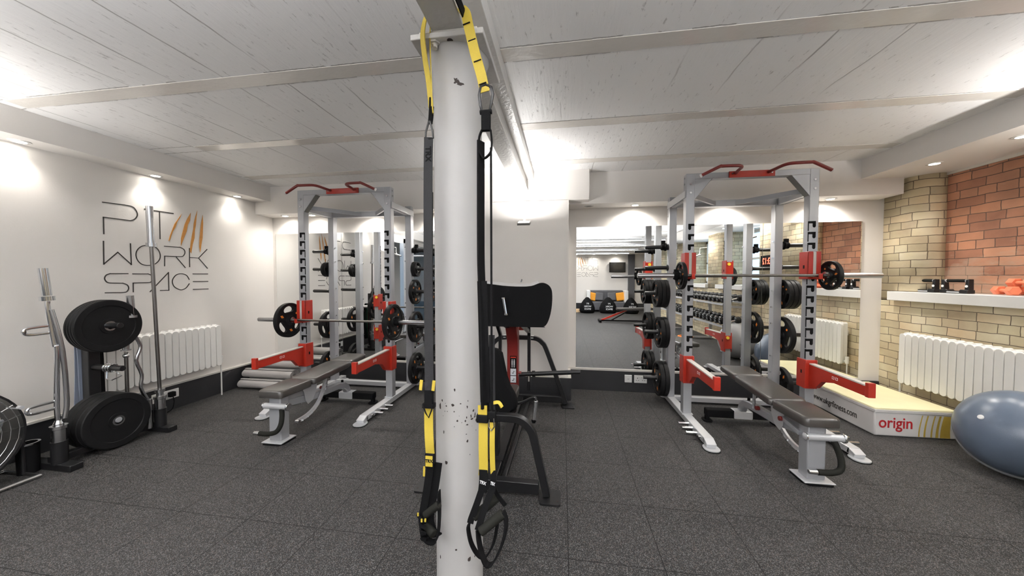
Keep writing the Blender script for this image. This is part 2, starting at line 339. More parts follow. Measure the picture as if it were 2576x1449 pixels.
def arc(cx, cy, r, a0, a1, n): return [(cx + r * math.cos(a0 + (a1 - a0) * i / n), cy + r * math.sin(a0 + (a1 - a0) * i / n)) for i in range(n + 1)]
def rrect(x0, x1, y0, y1, r, n=5):
    return arc(x1 - r, y0 + r, r, -PI / 2, 0, n) + arc(x1 - r, y1 - r, r, 0, PI / 2, n) + arc(x0 + r, y1 - r, r, PI / 2, PI, n) + arc(x0 + r, y0 + r, r, PI, 1.5 * PI, n)
def smoothpath(pts, n=6):
    P = [Vector(p) for p in pts]; out = []
    for i in range(len(P) - 1):
        p0 = P[max(i - 1, 0)]; p1 = P[i]; p2 = P[i + 1]; p3 = P[min(i + 2, len(P) - 1)]
        for k in range(n):
            t = k / n
            out.append(0.5 * ((2 * p1) + (p2 - p0) * t + (2 * p0 - 5 * p1 + 4 * p2 - p3) * t * t + (3 * p1 - p0 - 3 * p2 + p3) * t ** 3))
    out.append(P[-1]); return out

def thing(name, label, cat, loc=(0, 0, 0), group=None, rot=0):
    o = bpy.data.objects.new(name, None); S.collection.objects.link(o); o.location = loc; o.rotation_euler = (0, 0, rot)
    o.empty_display_size = 0.1
    o['label'] = label; o['category'] = cat
    if group: o['group'] = group
    ORG[o.name] = Vector(loc); return o
def tag(o, label, cat, group=None):
    o['label'] = label; o['category'] = cat
    if group: o['group'] = group
    return o
def struct(name, mb, m, **k): return mb.build(name, m, kind='structure', **k)
def copy_tree(o, parent=None):
    c = o.copy(); S.collection.objects.link(c)
    if parent: c.parent = parent
    for ch in list(o.children): copy_tree(ch, c)
    return c
def place(o, loc, rot=None, label=None, group=None, used=[]):
    """first use moves the source, later uses copy it with its parts"""
    if o.name in used: c = copy_tree(o)
    else: c = o; used.append(o.name)
    c.location = loc
    if rot is not None: c.rotation_euler = rot
    if label: c['label'] = label
    if group: c['group'] = group
    return c
def text(name, body, m, size, loc, rot, parent=None, ext=0.0008, bold=0.0, sx=1.0, shear=0.0, align='LEFT'):
    cu = bpy.data.curves.new(name, 'FONT'); cu.body = body; cu.size = size; cu.extrude = ext; cu.offset = bold; cu.shear = shear
    cu.align_x = align; cu.align_y = 'CENTER'
    t = bpy.data.objects.new(name, cu); S.collection.objects.link(t)
    dg = bpy.context.evaluated_depsgraph_get(); me = bpy.data.meshes.new_from_object(t.evaluated_get(dg))
    bpy.data.objects.remove(t)
    me.materials.clear(); me.materials.append(M[m])
    rm = rot.to_matrix().to_4x4() if not isinstance(rot, Matrix) else rot.to_4x4()
    o_ = ORG.get(parent.name, Vector((0, 0, 0))) if parent else Vector((0, 0, 0))
    me.transform(Matrix.Translation(Vector(loc) - o_) @ rm @ Matrix.Diagonal((sx, 1, 1, 1)))
    o = bpy.data.objects.new(name, me); S.collection.objects.link(o)
    if parent: o.parent = parent; ORG[o.name] = o_
    return o
def axes(xd, yd):
    x = Vector(xd).normalized(); y = Vector(yd).normalized(); z = x.cross(y)
    return Matrix((x, y, z)).transposed()

# ---------------------------------------------------------------- lamps of the room, and lamps added to light it
def spot(parent, loc, power, angle=95, blend=0.8, col=(1, 0.945, 0.87), r=0.03, d=(0, 0, -1)):
    l = bpy.data.lights.new('lamp', 'SPOT'); l.energy = power; l.spot_size = R(angle); l.spot_blend = 1.0; l.color = col; l.shadow_soft_size = r
    o = bpy.data.objects.new('lamp', l); S.collection.objects.link(o); o.parent = parent
    o.location = Vector(loc) - ORG[parent.name]
    o.rotation_euler = Vector(d).to_track_quat('-Z', 'Y').to_euler(); return o
def downlight(x, y, z, label, power=26, lit=True, group=None, angle=100, d=(0, 0, -1)):
    t = thing('downlight', label, 'ceiling light', (x, y, z), group)
    MB().lathe([(0.034, -0.002), (0.034, -0.006), (0.052, -0.004), (0.052, 0.0), (0.034, 0.0)], (x, y, z), n=24).build('trim_ring', 'gloss', t)
    MB().lathe([(0.0, -0.0035), (0.034, -0.0035), (0.034, -0.001), (0, -0.001)], (x, y, z), n=24).build('lens', 'lamp' if lit else 'fgrey', t)
    if lit: spot(t, (x, y, z - 0.015), power, angle, d=d)
    return t
KL, KB, KR = 'downlights in the left soffit', 'downlights under the mirror bulkhead', 'downlights in the right soffit'
for y, lb in ((1.92, 'lit downlight in left soffit nearest the camera'), (2.75, 'lit downlight in left soffit above the wall lettering'), (3.58, 'lit downlight in left soffit, farthest, beside the corner')):
    downlight(-3.925, y, 2.36, lb, 9.5, group=KL, angle=112)
for i, y in enumerate((0.95, -0.3, -1.6, -2.9)): downlight(-3.0 - 0.3 * (i % 2), y, 2.55, 'lit ceiling downlight behind the camera, %s from the lettered wall' % ('first', 'second', 'third', 'fourth')[i], 26, group='rear ceiling downlights')
for x, lb in ((-3.69, 'lit bulkhead downlight nearest the left corner'), (-3.29, 'lit bulkhead downlight seen just left of left rack post'), (-2.45, 'lit bulkhead downlight behind the middle of the left rack'), (-1.55, 'lit bulkhead downlight right of the left rack'),
              (0.82, 'lit bulkhead downlight left of the right rack'), (1.80, 'lit bulkhead downlight hidden behind the right rack crossbar'), (2.80, 'lit bulkhead downlight right of the right rack')):
    downlight(x, 4.04, 2.2, lb, 34 if x > -3 else 14, group=KB, angle=160)
downlight(0.30, 4.02, 2.2, 'small unlit downlight beside the white pier', 0, lit=False)
for y, lb in ((3.47, 'lit right soffit downlight above the brick corner'), (2.90, 'lit right soffit downlight cut by the right edge of the photo'), (2.0, 'lit right soffit downlight beyond the photo edge, second'), (1.0, 'lit right soffit downlight beyond the photo edge, third'), (0.0, 'lit right soffit downlight beside the rear windows'), (-1.2, 'lit right soffit downlight farthest back')):
    downlight(3.2, y, 2.36, lb, 17, group=KR, angle=112)
for x, lb in ((1.3, 'above the reversed lettering'), (0.6, 'left of the reversed lettering'), (2.2, 'above the television'), (-0.3, 'farthest from the television')):
    downlight(x, -6.15, 2.36, 'lit downlight over the sofa wall ' + lb, 22, group='downlights over the sofa wall', angle=150)
def uplight(x, y, z, dx, dy, label, power):
    """wall bracket carrying a flat tilted lamp head that shines up on the ceiling"""
    t = thing('uplighter', label, 'wall light', (x, y, z))
    mt = Matrix.Translation((x, y, z)) @ Matrix.Rotation(R(18) * (1 if dy else 0), 4, 'X') @ Matrix.Rotation(-R(18) * dx, 4, 'Y')
    MB().bx(-0.065, 0.065, -0.06, 0.06, -0.012, 0.012, mt).build('lamp_head', 'fgrey', t, bevel=0.003)
    MB().bx(-0.055, 0.055, -0.05, 0.05, 0.0121, 0.016, mt).build('lens', 'panel', t)
    ex, ey = x + dx * 0.2, y + dy * 0.35
    MB().tube([(x, y, z), (x + dx * 0.04, y + dy * 0.05, z + 0.06), (x + dx * 0.04, y + dy * 0.05, z + 0.18), (ex, ey, z + 0.2)], 0.006, 8).build('bracket', 'gloss', t)
    l = bpy.data.lights.new('lamp', 'AREA'); l.energy = power; l.size = 0.1; l.color = (1, 0.98, 0.96); l.spread = R(165)
    o = bpy.data.objects.new('lamp', l); S.collection.objects.link(o); o.parent = t
    o.location = (0, 0, 0.02); o.rotation_euler = (PI, 0, 0)
    return t
uplight(-0.39, 3.42, 1.92, 0, 1, 'grey square uplighter on a thin bracket against the white pier', 14)
uplight(3.2, 1.98, 2.05, 1, 0, 'grey uplighter on the brick wall beyond the right edge', 50)
uplight(3.2, -0.30, 1.9, 1, 0, 'grey uplighter on brick between the rear windows', 26)
uplight(-3.8, 0.95, 1.9, -1, 0, 'added grey uplighter brightening the ceiling from the left wall', 42)  # added lamp, out of view, to brighten the left of the ceiling
def added_pendant(x0, x1, y, label, power, dn):  # added lights that brighten the ceiling and the rear half
    t = thing('added_linear_light', label, 'ceiling light', ((x0 + x1) / 2, y, 2.26), 'added linear lights over the rear of the gym')
    MB().bx(x0, x1, y - 0.03, y + 0.03, 2.235, 2.27).build('housing', 'silverl', t, bevel=0.004)
    MB().bx(x0 + 0.02, x1 - 0.02, y - 0.024, y + 0.024, 2.231, 2.2349).build('diffuser', 'panel', t)
    for x in (x0 + 0.2, x1 - 0.2): MB().cyl((x, y, 2.27), (x, y, 2.55), 0.002, 6).build('wire', 'steel', t)
    for dz, rx, pw in ((-0.032, 0, power * dn), (0.02, PI, power * (1 - dn))):
        l = bpy.data.lights.new('lamp', 'AREA'); l.shape = 'RECTANGLE'; l.size = x1 - x0; l.size_y = 0.06; l.energy = pw; l.color = (0.98, 0.98, 1.0)
        o = bpy.data.objects.new('lamp', l); S.collection.objects.link(o); o.parent = t; o.location = (0, 0, dz); o.rotation_euler = (rx, 0, 0)
for y, w in ((0.25, 'nearest the mirrors'), (-1.1, 'second from the mirrors'), (-2.5, 'third from the mirrors'), (-4.0, 'nearest the sofa wall')):
    added_pendant(-2.9, 2.3, y, 'added slim linear light under the rear ceiling, ' + w, 118 if y > -2 else 85, 0.04 if y > 0 else (0.15 if y > -2 else 0.6))

# ---------------------------------------------------------------- the setting
struct('floor', MB().bx(-7.2, 4.2, -6.6, 4.4, -0.05, 0.0), 'floor', smooth=0)
struct('ceiling', MB().bx(-7.2, 4.2, -6.6, 4.4, 2.55, 2.62), 'ceil', smooth=0)
k = 1
for i in range(-9, 4):
    y = 1.75 + 0.858 * i
    if i == 3: continue
    if y > 3.3: y = 3.46
    if y > -6.3: struct('trim_%d' % k, MB().bx(-3.7 if i != 1 else -3.3, 2.95, y, y + 0.105, 2.5475, 2.56), 'strip', smooth=0); k += 1
struct('wall_left', MB().bx(-4.16, -4.01, 0.9, 4.4, 0, 2.56), 'wall', smooth=0)
struct('baseboard_left', MB().bx(-4.01, -3.995, 0.9, 4.17, 0, 0.25), 'skirt', smooth=0)
struct('trim_%d' % k, MB().bx(-4.01, -3.985, 0.9, 4.17, 0.25, 0.268), 'capping', smooth=0); k += 1
struct('trim_%d' % k, MB().bx(-4.01, -3.775, -6.4, 3.9, 2.36, 2.55), 'wall', smooth=0); k += 1       # left soffit
struct('trim_%d' % k, MB().bx(2.97, 4.2, -6.4, 3.9, 2.36, 2.55), 'wall', smooth=0); k += 1            # right soffit
struct('trim_%d' % k, MB().bx(-4.01, 3.345, 3.9, 4.17, 2.2, 2.55), 'wall', smooth=0); k += 1          # bulkhead
struct('trim_%d' % k, MB().bx(3.345, 4.2, 3.9, 4.35, 2.362, 2.55), 'wall', smooth=0); k += 1
struct('trim_%d' % k, MB().bx(-0.95, 0.285, 3.78, 3.9, 2.222, 2.55), 'wall', smooth=0); k += 1        # bulkhead box over the pier
struct('wall_back', MB().bx(-4.16, 3.4, 4.17, 4.35, 0, 2.56), 'wall', smooth=0)
struct('baseboard_back', MB().bx(-4.0, 3.39, 4.152, 4.17, 0, 0.245), 'skirt', smooth=0)
struct('trim_%d' % k, MB().bx(-4.0, 3.2, 4.145, 4.17, 0.245, 0.268), 'capping', smooth=0); k += 1
struct('wall_pier', MB().bx(-0.95, 0.065, 3.77, 4.17, 0, 2.222), 'wall', smooth=0)
struct('baseboard_pier', MB().bx(-0.97, 0.1, 3.75, 4.17, 0, 0.25), 'skirt', smooth=0)
struct('trim_%d' % k, MB().bx(-0.97, 0.1, 3.748, 4.17, 0.25, 0.256), 'capping', smooth=0); k += 1
MG = 'tall frameless wall mirrors'
for x0, x1, lb in ((-3.955, -2.958, 'frameless wall mirror panel beside the lettered wall'), (-2.954, -0.955, 'frameless wall mirror panel behind the right half of the left rack'),
                   (0.165, 2.220, 'frameless wall mirror panel between the white pier and the right rack'), (2.224, 3.195, 'frameless wall mirror panel beside the brick corner')):
    t = MB().bx(x0, x1, 4.160, 4.168, 0.270, 1.975).build('wall_mirror', 'mirror', smooth=0); tag(t, lb, 'mirror', MG)
# beam and column
b = MB().bx(-0.512, -0.382, -3.0, 3.82, 2.33, 2.345); b.bx(-0.49, -0.40, -3.0, 3.9, 2.344, 2.47); b.bx(-0.575, -0.325, -3.0, 3.9, 2.465, 2.56)
struct('trim_%d' % k, b, 'beamg', smooth=0, bevel=0.003); k += 1
CX_, CY_ = -0.452, 1.43
col = thing('support_column', 'round cream painted steel column with chipped paint in the middle', 'column', (CX_, CY_, 0))
MB().lathe([(0.103, 0), (0.103, 2.16), (0.107, 2.2), (0.118, 2.25), (0.135, 2.292)], (CX_, CY_, 0), n=64).build('shaft', 'cgrey', col)
cp = MB().bx(-0.595, -0.302, 1.27, 1.61, 2.292, 2.314).build('cap_plate', 'beamg', col, bevel=0.003)
MB().bx(-0.565, -0.33, 1.285, 1.6, 2.314, 2.330).build('packing_plate', 'cream', col, bevel=0.002)
bm_ = MB(); bm_.lathe([(0, -0.012), (0.013, -0.012), (0.013, 0.0)], (-0.505, 1.297, 2.292), n=6); bm_.lathe([(0, 0.0), (0.022, 0.0), (0.022, -0.006), (0.013, -0.006)], (-0.505, 1.297, 2.292), n=6)
bm_.cyl((-0.505, 1.297, 2.27), (-0.505, 1.297, 2.292), 0.012, 8); bm_.build('bolt', 'cream', col)
MB().lathe([(0, -0.0008), (0.012, -0.0008), (0.012, 0.001)], (-0.44, 1.293, 2.292), n=16).build('bolt_hole', 'chip', col)
# angle round the shaft, height, width, height of each chip
chips = [(0.12, 0.8974, 0.0043, 0.007), (-0.452, 0.8472, 0.0038, 0.0054), (-0.579, 0.8198, 0.0059, 0.0162), (-0.241, 0.8275, 0.0035, 0.0032), (0.042, 0.8344, 0.0065, 0.0075), (0.356, 0.8395, 0.0035, 0.0022), (0.657, 0.847, 0.0016, 0.0032), (0.628, 0.822, 0.003, 0.007), (-0.314, 0.8042, 0.0016, 0.0032), (-0.199, 0.8052, 0.0022, 0.0022), (0.098, 0.8071, 0.0027, 0.0032), (0.223, 0.7679, 0.0038, 0.0048), (0.545, 0.7637, 0.0043, 0.0048), (0.596, 0.7784, 0.0024, 0.0054), (0.399, 0.7593, 0.0016, 0.0022), (0.619, 0.7471, 0.0059, 0.0032), (0.098, 0.7435, 0.0022, 0.0022), (-0.373, 0.7152, 0.0032, 0.007), (0.585, 0.7075, 0.0032, 0.0022), (0.625, 0.6775, 0.0043, 0.0075), (0.735, 0.6177, 0.0016, 0.0027), (-0.257, 0.587, 0.0059, 0.0092), (0.791, 0.7806, 0.0032, 0.0081), (0.823, 0.7669, 0.007, 0.0043), (0.906, 0.8004, 0.0048, 0.0054), (0.996, 0.7805, 0.0032, 0.0108), (1.035, 0.7561, 0.0027, 0.0081), (0.978, 0.7724, 0.0059, 0.0038), (0.839, 0.7364, 0.0011, 0.0016), (1.039, 0.7126, 0.0016, 0.0032), (0.296, 0.7881, 0.0013, 0.0013), (-0.406, 0.7833, 0.0013, 0.0016), (-0.287, 0.8384, 0.0013, 0.0019), (0.208, 2.1642, 0.0083, 0.015), (0.286, 2.1533, 0.0133, 0.0083), (0.396, 2.1447, 0.015, 0.0067), (0.192, 2.1479, 0.005, 0.005), (0.145, 0.2198, 0.005, 0.005), (-0.626, 0.1655, 0.0033, 0.01), (0.691, 0.1681, 0.0067, 0.0117), (0.954, 0.167, 0.0033, 0.005), (1.43, 0.116, 0.0033, 0.01)]
ch = MB(); rnd = random.Random(3)
def chip(ax, z, w, h):
    n = 9; vs = []
    for i in range(n):
        a = 2 * PI * i / n; k_ = 0.6 + 0.55 * rnd.random()
        t_ = ax + w / 2 * k_ * math.cos(a) / 0.103; zz = z + h / 2 * k_ * math.sin(a)
        vs.append((CX_ + 0.1036 * math.sin(t_), CY_ - 0.1036 * math.cos(t_), zz))
    ch.add(vs, [tuple(range(n))])
for a, z, w, h in chips: chip(a, z, w * 2.1, h * 2.1)
ch.build('paint_chips', 'chip', col, smooth=0)

# right brick wall: lower wall, piers and niches
def strip(prof, z0, z1, u0=0):
    m = MB(); m.uv = []; u = u0; vs = []; fs = []
    for i, (x, y) in enumerate(prof):
        if i: u += math.hypot(x - prof[i - 1][0], y - prof[i - 1][1])
        vs += [(x, y, z0), (x, y, z1)]; m.uv += [(u, z0), (u, z1)]
        if i: fs.append((2 * i - 2, 2 * i, 2 * i + 1, 2 * i - 1))
    m.v = vs; m.f = fs; return m
XW, XN = 3.40, 3.60
struct('wall_right', strip([(XW, 4.17), (XW, -6.5)], 0, 1.14), 'yb', smooth=0)
niches = [(3.78, 3.00), (1.75, 0.40), (-0.35, -1.70), (-2.55, -3.90)]; deep = [XN + 0.02, 4.02, 4.02, 4.02]; e = 4.17; r_ = 0.15; n_ = 1
for (ya, yb_) in niches:
    pr = [(XW, e)] + [(XW + r_ - r_ * math.cos(a), ya + r_ - r_ * math.sin(a)) for a in [PI / 2 * i / 8 for i in range(9)]] + [(deep[n_ - 1], ya)]
    if e < 4: pr = [(deep[n_ - 2], e)] + [(XW + r_ - r_ * math.cos(a), e - r_ + r_ * math.sin(a)) for a in [PI / 2 * (8 - i) / 8 for i in range(9)]] + pr[1:]
    w = struct('wall_brick_pier_%d' % n_, strip(pr, 1.13, 2.56, 0.13 * n_), 'yb', smooth=60); w.modifiers.new('s', 'SOLIDIFY').thickness = 0.002
    e = yb_; n_ += 1
pr = [(4.02, e)] + [(XW + r_ - r_ * math.cos(a), e - r_ + r_ * math.sin(a)) for a in [PI / 2 * (8 - i) / 8 for i in range(9)]] + [(XW, -6.5)]
struct('wall_brick_pier_%d' % n_, strip(pr, 1.13, 2.56), 'yb', smooth=60)
struct('wall_niche', strip([(XN, 3.80), (XN, 2.97)], 1.13, 2.345), 'rb', smooth=0)
struct('trim_%d' % k, MB().bx(XN - 0.012, XN + 0.05, 2.98, 3.79, 2.335, 2.362), 'cream', smooth=0); k += 1
def ledge(y0, y1, lb):
    t = MB().bx(3.335, (XN + 0.1) if y0 > 2 else 4.02, y0, y1, 1.135, 1.226).build('window_ledge', 'gloss', bevel=0.004); tag(t, lb, 'ledge', 'white ledges along the brick wall')
ledge(2.9, 4.03, 'white ledge under the bricked up red niche')
ledge(0.3, 1.88, 'white ledge under the first rear window'); ledge(-1.8, -0.22, 'white ledge under the second rear window'); ledge(-4.0, -2.42, 'white ledge under the farthest rear window')
for i, (ya, yb_) in enumerate(niches[1:]):
    w = MB(); x0, x1 = 3.94, 4.0
    w.bx(x0, x1, yb_, yb_ + 0.06, 1.22, 2.36); w.bx(x0, x1, ya - 0.06, ya, 1.22, 2.36); w.bx(x0, x1, yb_, ya, 1.22, 1.28); w.bx(x0, x1, yb_, ya, 2.3, 2.36)
    w.bx(x0, x1, (ya + yb_) / 2 - 0.02, (ya + yb_) / 2 + 0.02, 1.28, 2.3); w.bx(x0, x1, yb_, ya, 1.75, 1.79)
    f = struct('window_%d' % (i + 1), w, 'gloss', smooth=0)
    MB().bx(3.965, 3.97, yb_ + 0.05, ya - 0.05, 1.27, 2.31).build('window_glass', 'glass', f, smooth=0)
struct('wall_rear', MB().bx(-7.2, 4.2, -6.55, -6.4, 0, 2.6), 'wall', smooth=0)
struct('baseboard_rear', MB().bx(-4.0, 3.4, -6.4, -6.38, 0, 0.3), 'skirt', smooth=0)
struct('wall_far_left', MB().bx(-7.2, -7.0, -6.5, 4.4, 0, 2.6), 'wall', smooth=0)
struct('trim_%d' % k, MB().bx(2.72, 2.98, -6.4, -6.3, 0, 2.36), 'sofa', smooth=0); k += 1     # dark door post in the rear wall
struct('trim_%d' % k, MB().bx(-0.6, 3.0, -6.4, -6.0, 2.36, 2.55), 'wall', smooth=0); k += 1
d = MB(); d.bx(-4.05, -4.01, -2.2, 0.15, 0.02, 2.25)
dd = struct('door_1', d, 'dkglass', smooth=0)
MB().cyl((-3.97, -0.05, 0.9), (-3.97, -0.05, 1.35), 0.015, 10).build('door_handle', 'steel', dd)
struct('trim_%d' % k, MB().bx(-4.08, -3.98, 0.15, 0.30, 0, 2.36), 'silver', smooth=0); k += 1
struct('trim_%d' % k, MB().bx(-4.08, -3.98, -6.4, 0.9, 2.25, 2.56), 'wall', smooth=0); k += 1
struct('trim_%d' % k, MB().bx(-4.08, -3.98, -2.35, -2.2, 0, 2.36), 'silver', smooth=0); k += 1

# ---------------------------------------------------------------- wall lettering
SG = [[(2.407, 2.03), (2.565, 2.038), (2.625, 2.03), (2.654, 1.974), (2.639, 1.929), (2.606, 1.903), (2.569, 1.9), (2.412, 1.899), (2.411, 1.749)], [(2.707, 2.031), (2.957, 2.034)], [(2.832, 2.029), (2.831, 1.754)],
 [(2.407, 1.691), (2.404, 1.485), (2.501, 1.597), (2.596, 1.489), (2.594, 1.688)],
 [(2.731, 1.684), (2.679, 1.668), (2.644, 1.629), (2.633, 1.581), (2.645, 1.53), (2.678, 1.494), (2.726, 1.486), (2.78, 1.501), (2.818, 1.544), (2.828, 1.594), (2.811, 1.648), (2.775, 1.677), (2.731, 1.684)],
 [(2.864, 1.686), (3.008, 1.688), (3.044, 1.668), (3.053, 1.633), (3.034, 1.597), (3.0, 1.589), (2.866, 1.586), (2.863, 1.482)], [(2.969, 1.583), (3.054, 1.472)],
 [(3.098, 1.688), (3.096, 1.481)], [(3.097, 1.585), (3.189, 1.585), (3.283, 1.691)], [(3.189, 1.585), (3.283, 1.471)],
 [(2.572, 1.403), (2.442, 1.401), (2.416, 1.386), (2.406, 1.357), (2.418, 1.328), (2.44, 1.318), (2.531, 1.314), (2.562, 1.296), (2.57, 1.265), (2.556, 1.236), (2.528, 1.229), (2.404, 1.231)],
 [(2.601, 1.401), (2.724, 1.402), (2.754, 1.384), (2.76, 1.351), (2.744, 1.324), (2.722, 1.318), (2.605, 1.315), (2.604, 1.227)], [(2.732, 1.225), (2.895, 1.419), (2.894, 1.236), (2.817, 1.237)],
 [(3.089, 1.344), (3.063, 1.39), (3.016, 1.408), (2.969, 1.397), (2.938, 1.362), (2.927, 1.322), (2.941, 1.276), (2.976, 1.247), (3.012, 1.237), (3.054, 1.256), (3.088, 1.303)],
 [(3.123, 1.407), (3.285, 1.409)], [(3.124, 1.324), (3.285, 1.324)], [(3.122, 1.238), (3.286, 1.238)]]
CL = [[(3.032, 2.045), (3.015, 2.001), (2.989, 1.956), (2.972, 1.896), (2.946, 1.847), (2.93, 1.8), (2.919, 1.759), (2.904, 1.742), (2.915, 1.792), (2.941, 1.869), (2.963, 1.929), (2.994, 1.98)],
 [(3.121, 2.073), (3.111, 1.988), (3.088, 1.937), (3.075, 1.865), (3.052, 1.803), (3.03, 1.742), (3.016, 1.704), (3.02, 1.788), (3.038, 1.86), (3.056, 1.932), (3.084, 2.002)],
 [(3.188, 2.11), (3.178, 2.036), (3.17, 1.95), (3.158, 1.888), (3.152, 1.803), (3.131, 1.729), (3.115, 1.632), (3.1, 1.654), (3.113, 1.751), (3.126, 1.824), (3.141, 1.898), (3.148, 1.959), (3.165, 2.034)],
 [(3.244, 2.072), (3.246, 1.987), (3.242, 1.912), (3.236, 1.813), (3.222, 1.738), (3.208, 1.651), (3.198, 1.711), (3.204, 1.809), (3.214, 1.884), (3.224, 1.971)]]
def sign(name, label, to3, side):
    t = thing(name, label, 'wall sign', to3(2.85, 1.22, 0))
    m = MB()
    for ln in SG:
        P = [Vector((a, b, 0)) for a, b in ln]; w = 0.0042
        cuts = [0] + [i for i in range(1, len(P) - 1) if (P[i] - P[i - 1]).angle(P[i + 1] - P[i]) > 1.0] + [len(P) - 1]
        for c0, c1 in zip(cuts[:-1], cuts[1:]):
            seg = P[c0:c1 + 1]
            if len(seg) > 3:
                d2 = []
                for i in range(len(seg)):   # keep long straight strokes straight, round only the short steps
                    if i and (seg[i] - seg[i - 1]).length > 0.085: d2.append(seg[i - 1].lerp(seg[i], 0.5)); d2.append(seg[i - 1].lerp(seg[i], 0.92))
                    d2.append(seg[i])
                seg = smoothpath(d2, 5)
            e0 = (seg[1] - seg[0]).normalized() * w; e1 = (seg[-1] - seg[-2]).normalized() * w
            q = [v.copy() for v in seg]
            if c0 > 0: q[0] = q[0] - e0
            if c1 < len(P) - 1: q[-1] = q[-1] + e1
            n = len(q); L_, R_ = [], []
            for i in range(n):
                d_ = (q[min(i + 1, n - 1)] - q[max(i - 1, 0)]).normalized(); nr = Vector((-d_.y, d_.x, 0)) * w; L_.append(q[i] + nr); R_.append(q[i] - nr)
            vs = [to3(p.x, p.y, 0.0) for p in L_ + R_] + [to3(p.x, p.y, 0.0025) for p in L_ + R_]; fs = []
            for i in range(n - 1): fs += [(2 * n + i, 2 * n + i + 1, 3 * n + i + 1, 3 * n + i), (i, i + 1, 2 * n + i + 1, 2 * n + i), (n + i, n + i + 1, 3 * n + i + 1, 3 * n + i)]
            fs += [(0, n, 3 * n, 2 * n), (n - 1, 2 * n - 1, 4 * n - 1, 3 * n - 1)]
            m.add(vs, fs)
    m.build('lettering', 'signink', t, smooth=0)
    for c in CL:
        q = MB(); n = len(c); vs = [to3(a, b, 0.0) for a, b in c] + [to3(a, b, 0.003) for a, b in c]
        q.add(vs, [tuple(range(n)), tuple(range(n, 2 * n))] + [(i, (i + 1) % n, (i + 1) % n + n, i + n) for i in range(n)]); q.build('claw_mark', 'claw', t, smooth=0)
sign('wall_sign', 'thin dark PT WORK SPACE wall lettering with four ochre claw marks above the left radiator', lambda a, b, h: (-4.01 + h, a, b), 1)
sign('wall_sign', 'PT WORK SPACE lettering seen reversed in the mirror beside the television', lambda a, b, h: (1.50 - (a - 2.4), -6.4 + h, 1.43 + (b - 1.23) * 1.02), 1)

# ---------------------------------------------------------------- radiators
def radiator(name, label, x, y0, y1, z0, z1, out, n):
    t = thing(name, label, 'radiator', (x, (y0 + y1) / 2, z0))
    w = (y1 - y0) / n
    for i in range(n):
        ya = y0 + i * w; m = MB()
        pr = []
        m.prism(rrect(ya + 0.003, ya + w - 0.003, z0, z1 - 0.012, w * 0.42, 5), 'yz', x, x + out * 0.028)
        m.prism(rrect(ya + 0.012, ya + w - 0.012, z0 + 0.01, z1, w * 0.3, 4), 'yz', x - out * 0.05, x + out * 0.0)
        m.build('section', 'gloss', t, bevel=0.008, segs=3)
    MB().tube([(x - out * 0.01, y0 + 0.02, z1 - 0.03), (x - out * 0.01, y1 - 0.02, z1 - 0.03)], 0.02, 12).build('top_pipe', 'gloss', t)
    yv = y1 + 0.025 if out > 0 else y1 + 0.03
    v = MB(); v.cyl((x - out * 0.02, y1 - 0.01, z0 + 0.04), (x - out * 0.02, yv, z0 + 0.04), 0.011, 10); v.cyl((x - out * 0.02, yv, z0 + 0.02), (x - out * 0.02, yv, z0 + 0.10), 0.018, 12)
    v.build('valve', 'socket', t)
    MB().cyl((x - out * 0.02, yv, 0.001), (x - out * 0.02, yv, z0 + 0.02), 0.007, 8).build('pipe', 'gloss', t)
    for yy in (y0 + 0.08, y1 - 0.08): MB().bx(min(x - out * 0.099, x - out * 0.03), max(x - out * 0.099, x - out * 0.03), yy - 0.015, yy + 0.015, z1 - 0.16, z1 - 0.1).build('wall_bracket', 'gloss', t)
radiator('radiator', 'white column radiator under the wall lettering', -3.905, 2.26, 3.31, 0.36, 0.835, 1, 17)
radiator('radiator', 'white column radiator on the brick wall behind the soft plyo box', 3.30, 2.775, 3.815, 0.335, 0.835, -1, 17)

# ---------------------------------------------------------------- sockets
def socket(label, c, ax, w=0.085, h=0.085, two=False):
    t = thing('wall_socket', label, 'socket', c); x, y, z = c
    m = MB(); hl = MB()
    if ax == 'y':
        m.bx(x - w / 2, x + w / 2, y - 0.012, y, z - h / 2, z + h / 2)
        if two:
            for q in (-1, 1):
                cx = x + q * w * 0.24
                for a, b_, ww, hh in ((0, 0.012, 0.008, 0.012), (-0.012, -0.014, 0.010, 0.006), (0.012, -0.014, 0.010, 0.006)): hl.bx(cx + a - ww / 2, cx + a + ww / 2, y - 0.0126, y - 0.0118, z + b_ - hh / 2, z + b_ + hh / 2)
            m.bx(x - 0.02, x - 0.004, y - 0.016, y - 0.012, z + 0.016, z + 0.034); m.bx(x + 0.004, x + 0.02, y - 0.016, y - 0.012, z + 0.016, z + 0.034)
        else: hl.bx(x - 0.01, x + 0.01, y - 0.0126, y - 0.0118, z - 0.004, z - 0.001)
    else:
        m.bx(x, x + 0.012, y - w / 2, y + w / 2, z - h / 2, z + h / 2); hl.bx(x + 0.0118, x + 0.0126, y - 0.01, y + 0.01, z - 0.004, z - 0.001)
    m.build('faceplate', 'socket', t, bevel=0.003); hl.build('pin_holes' if two else 'slot', 'chip', t, smooth=0)
    return t
socket('white single blank plate on dark skirting left of the double socket', (0.782, 4.152, 0.16), 'y', 0.082, 0.09)
socket('white double socket on dark skirting beside the right rack', (0.922, 4.152, 0.16), 'y', 0.145, 0.09, True)
t = socket('white double socket with a black plug on the left skirting', (-3.995, 2.86, 0.165), 'x', 0.16, 0.09)
MB().bx(-3.983, -3.94, 2.835, 2.885, 0.145, 0.195).build('plug', 'black', t, bevel=0.006)
MB().tube(smoothpath([(-3.95, 2.86, 0.15), (-3.94, 2.86, 0.08), (-3.95, 2.82, 0.006), (-3.96, 2.6, 0.006), (-3.96, 2.3, 0.006)]), 0.004, 8).build('flex', 'black', t)
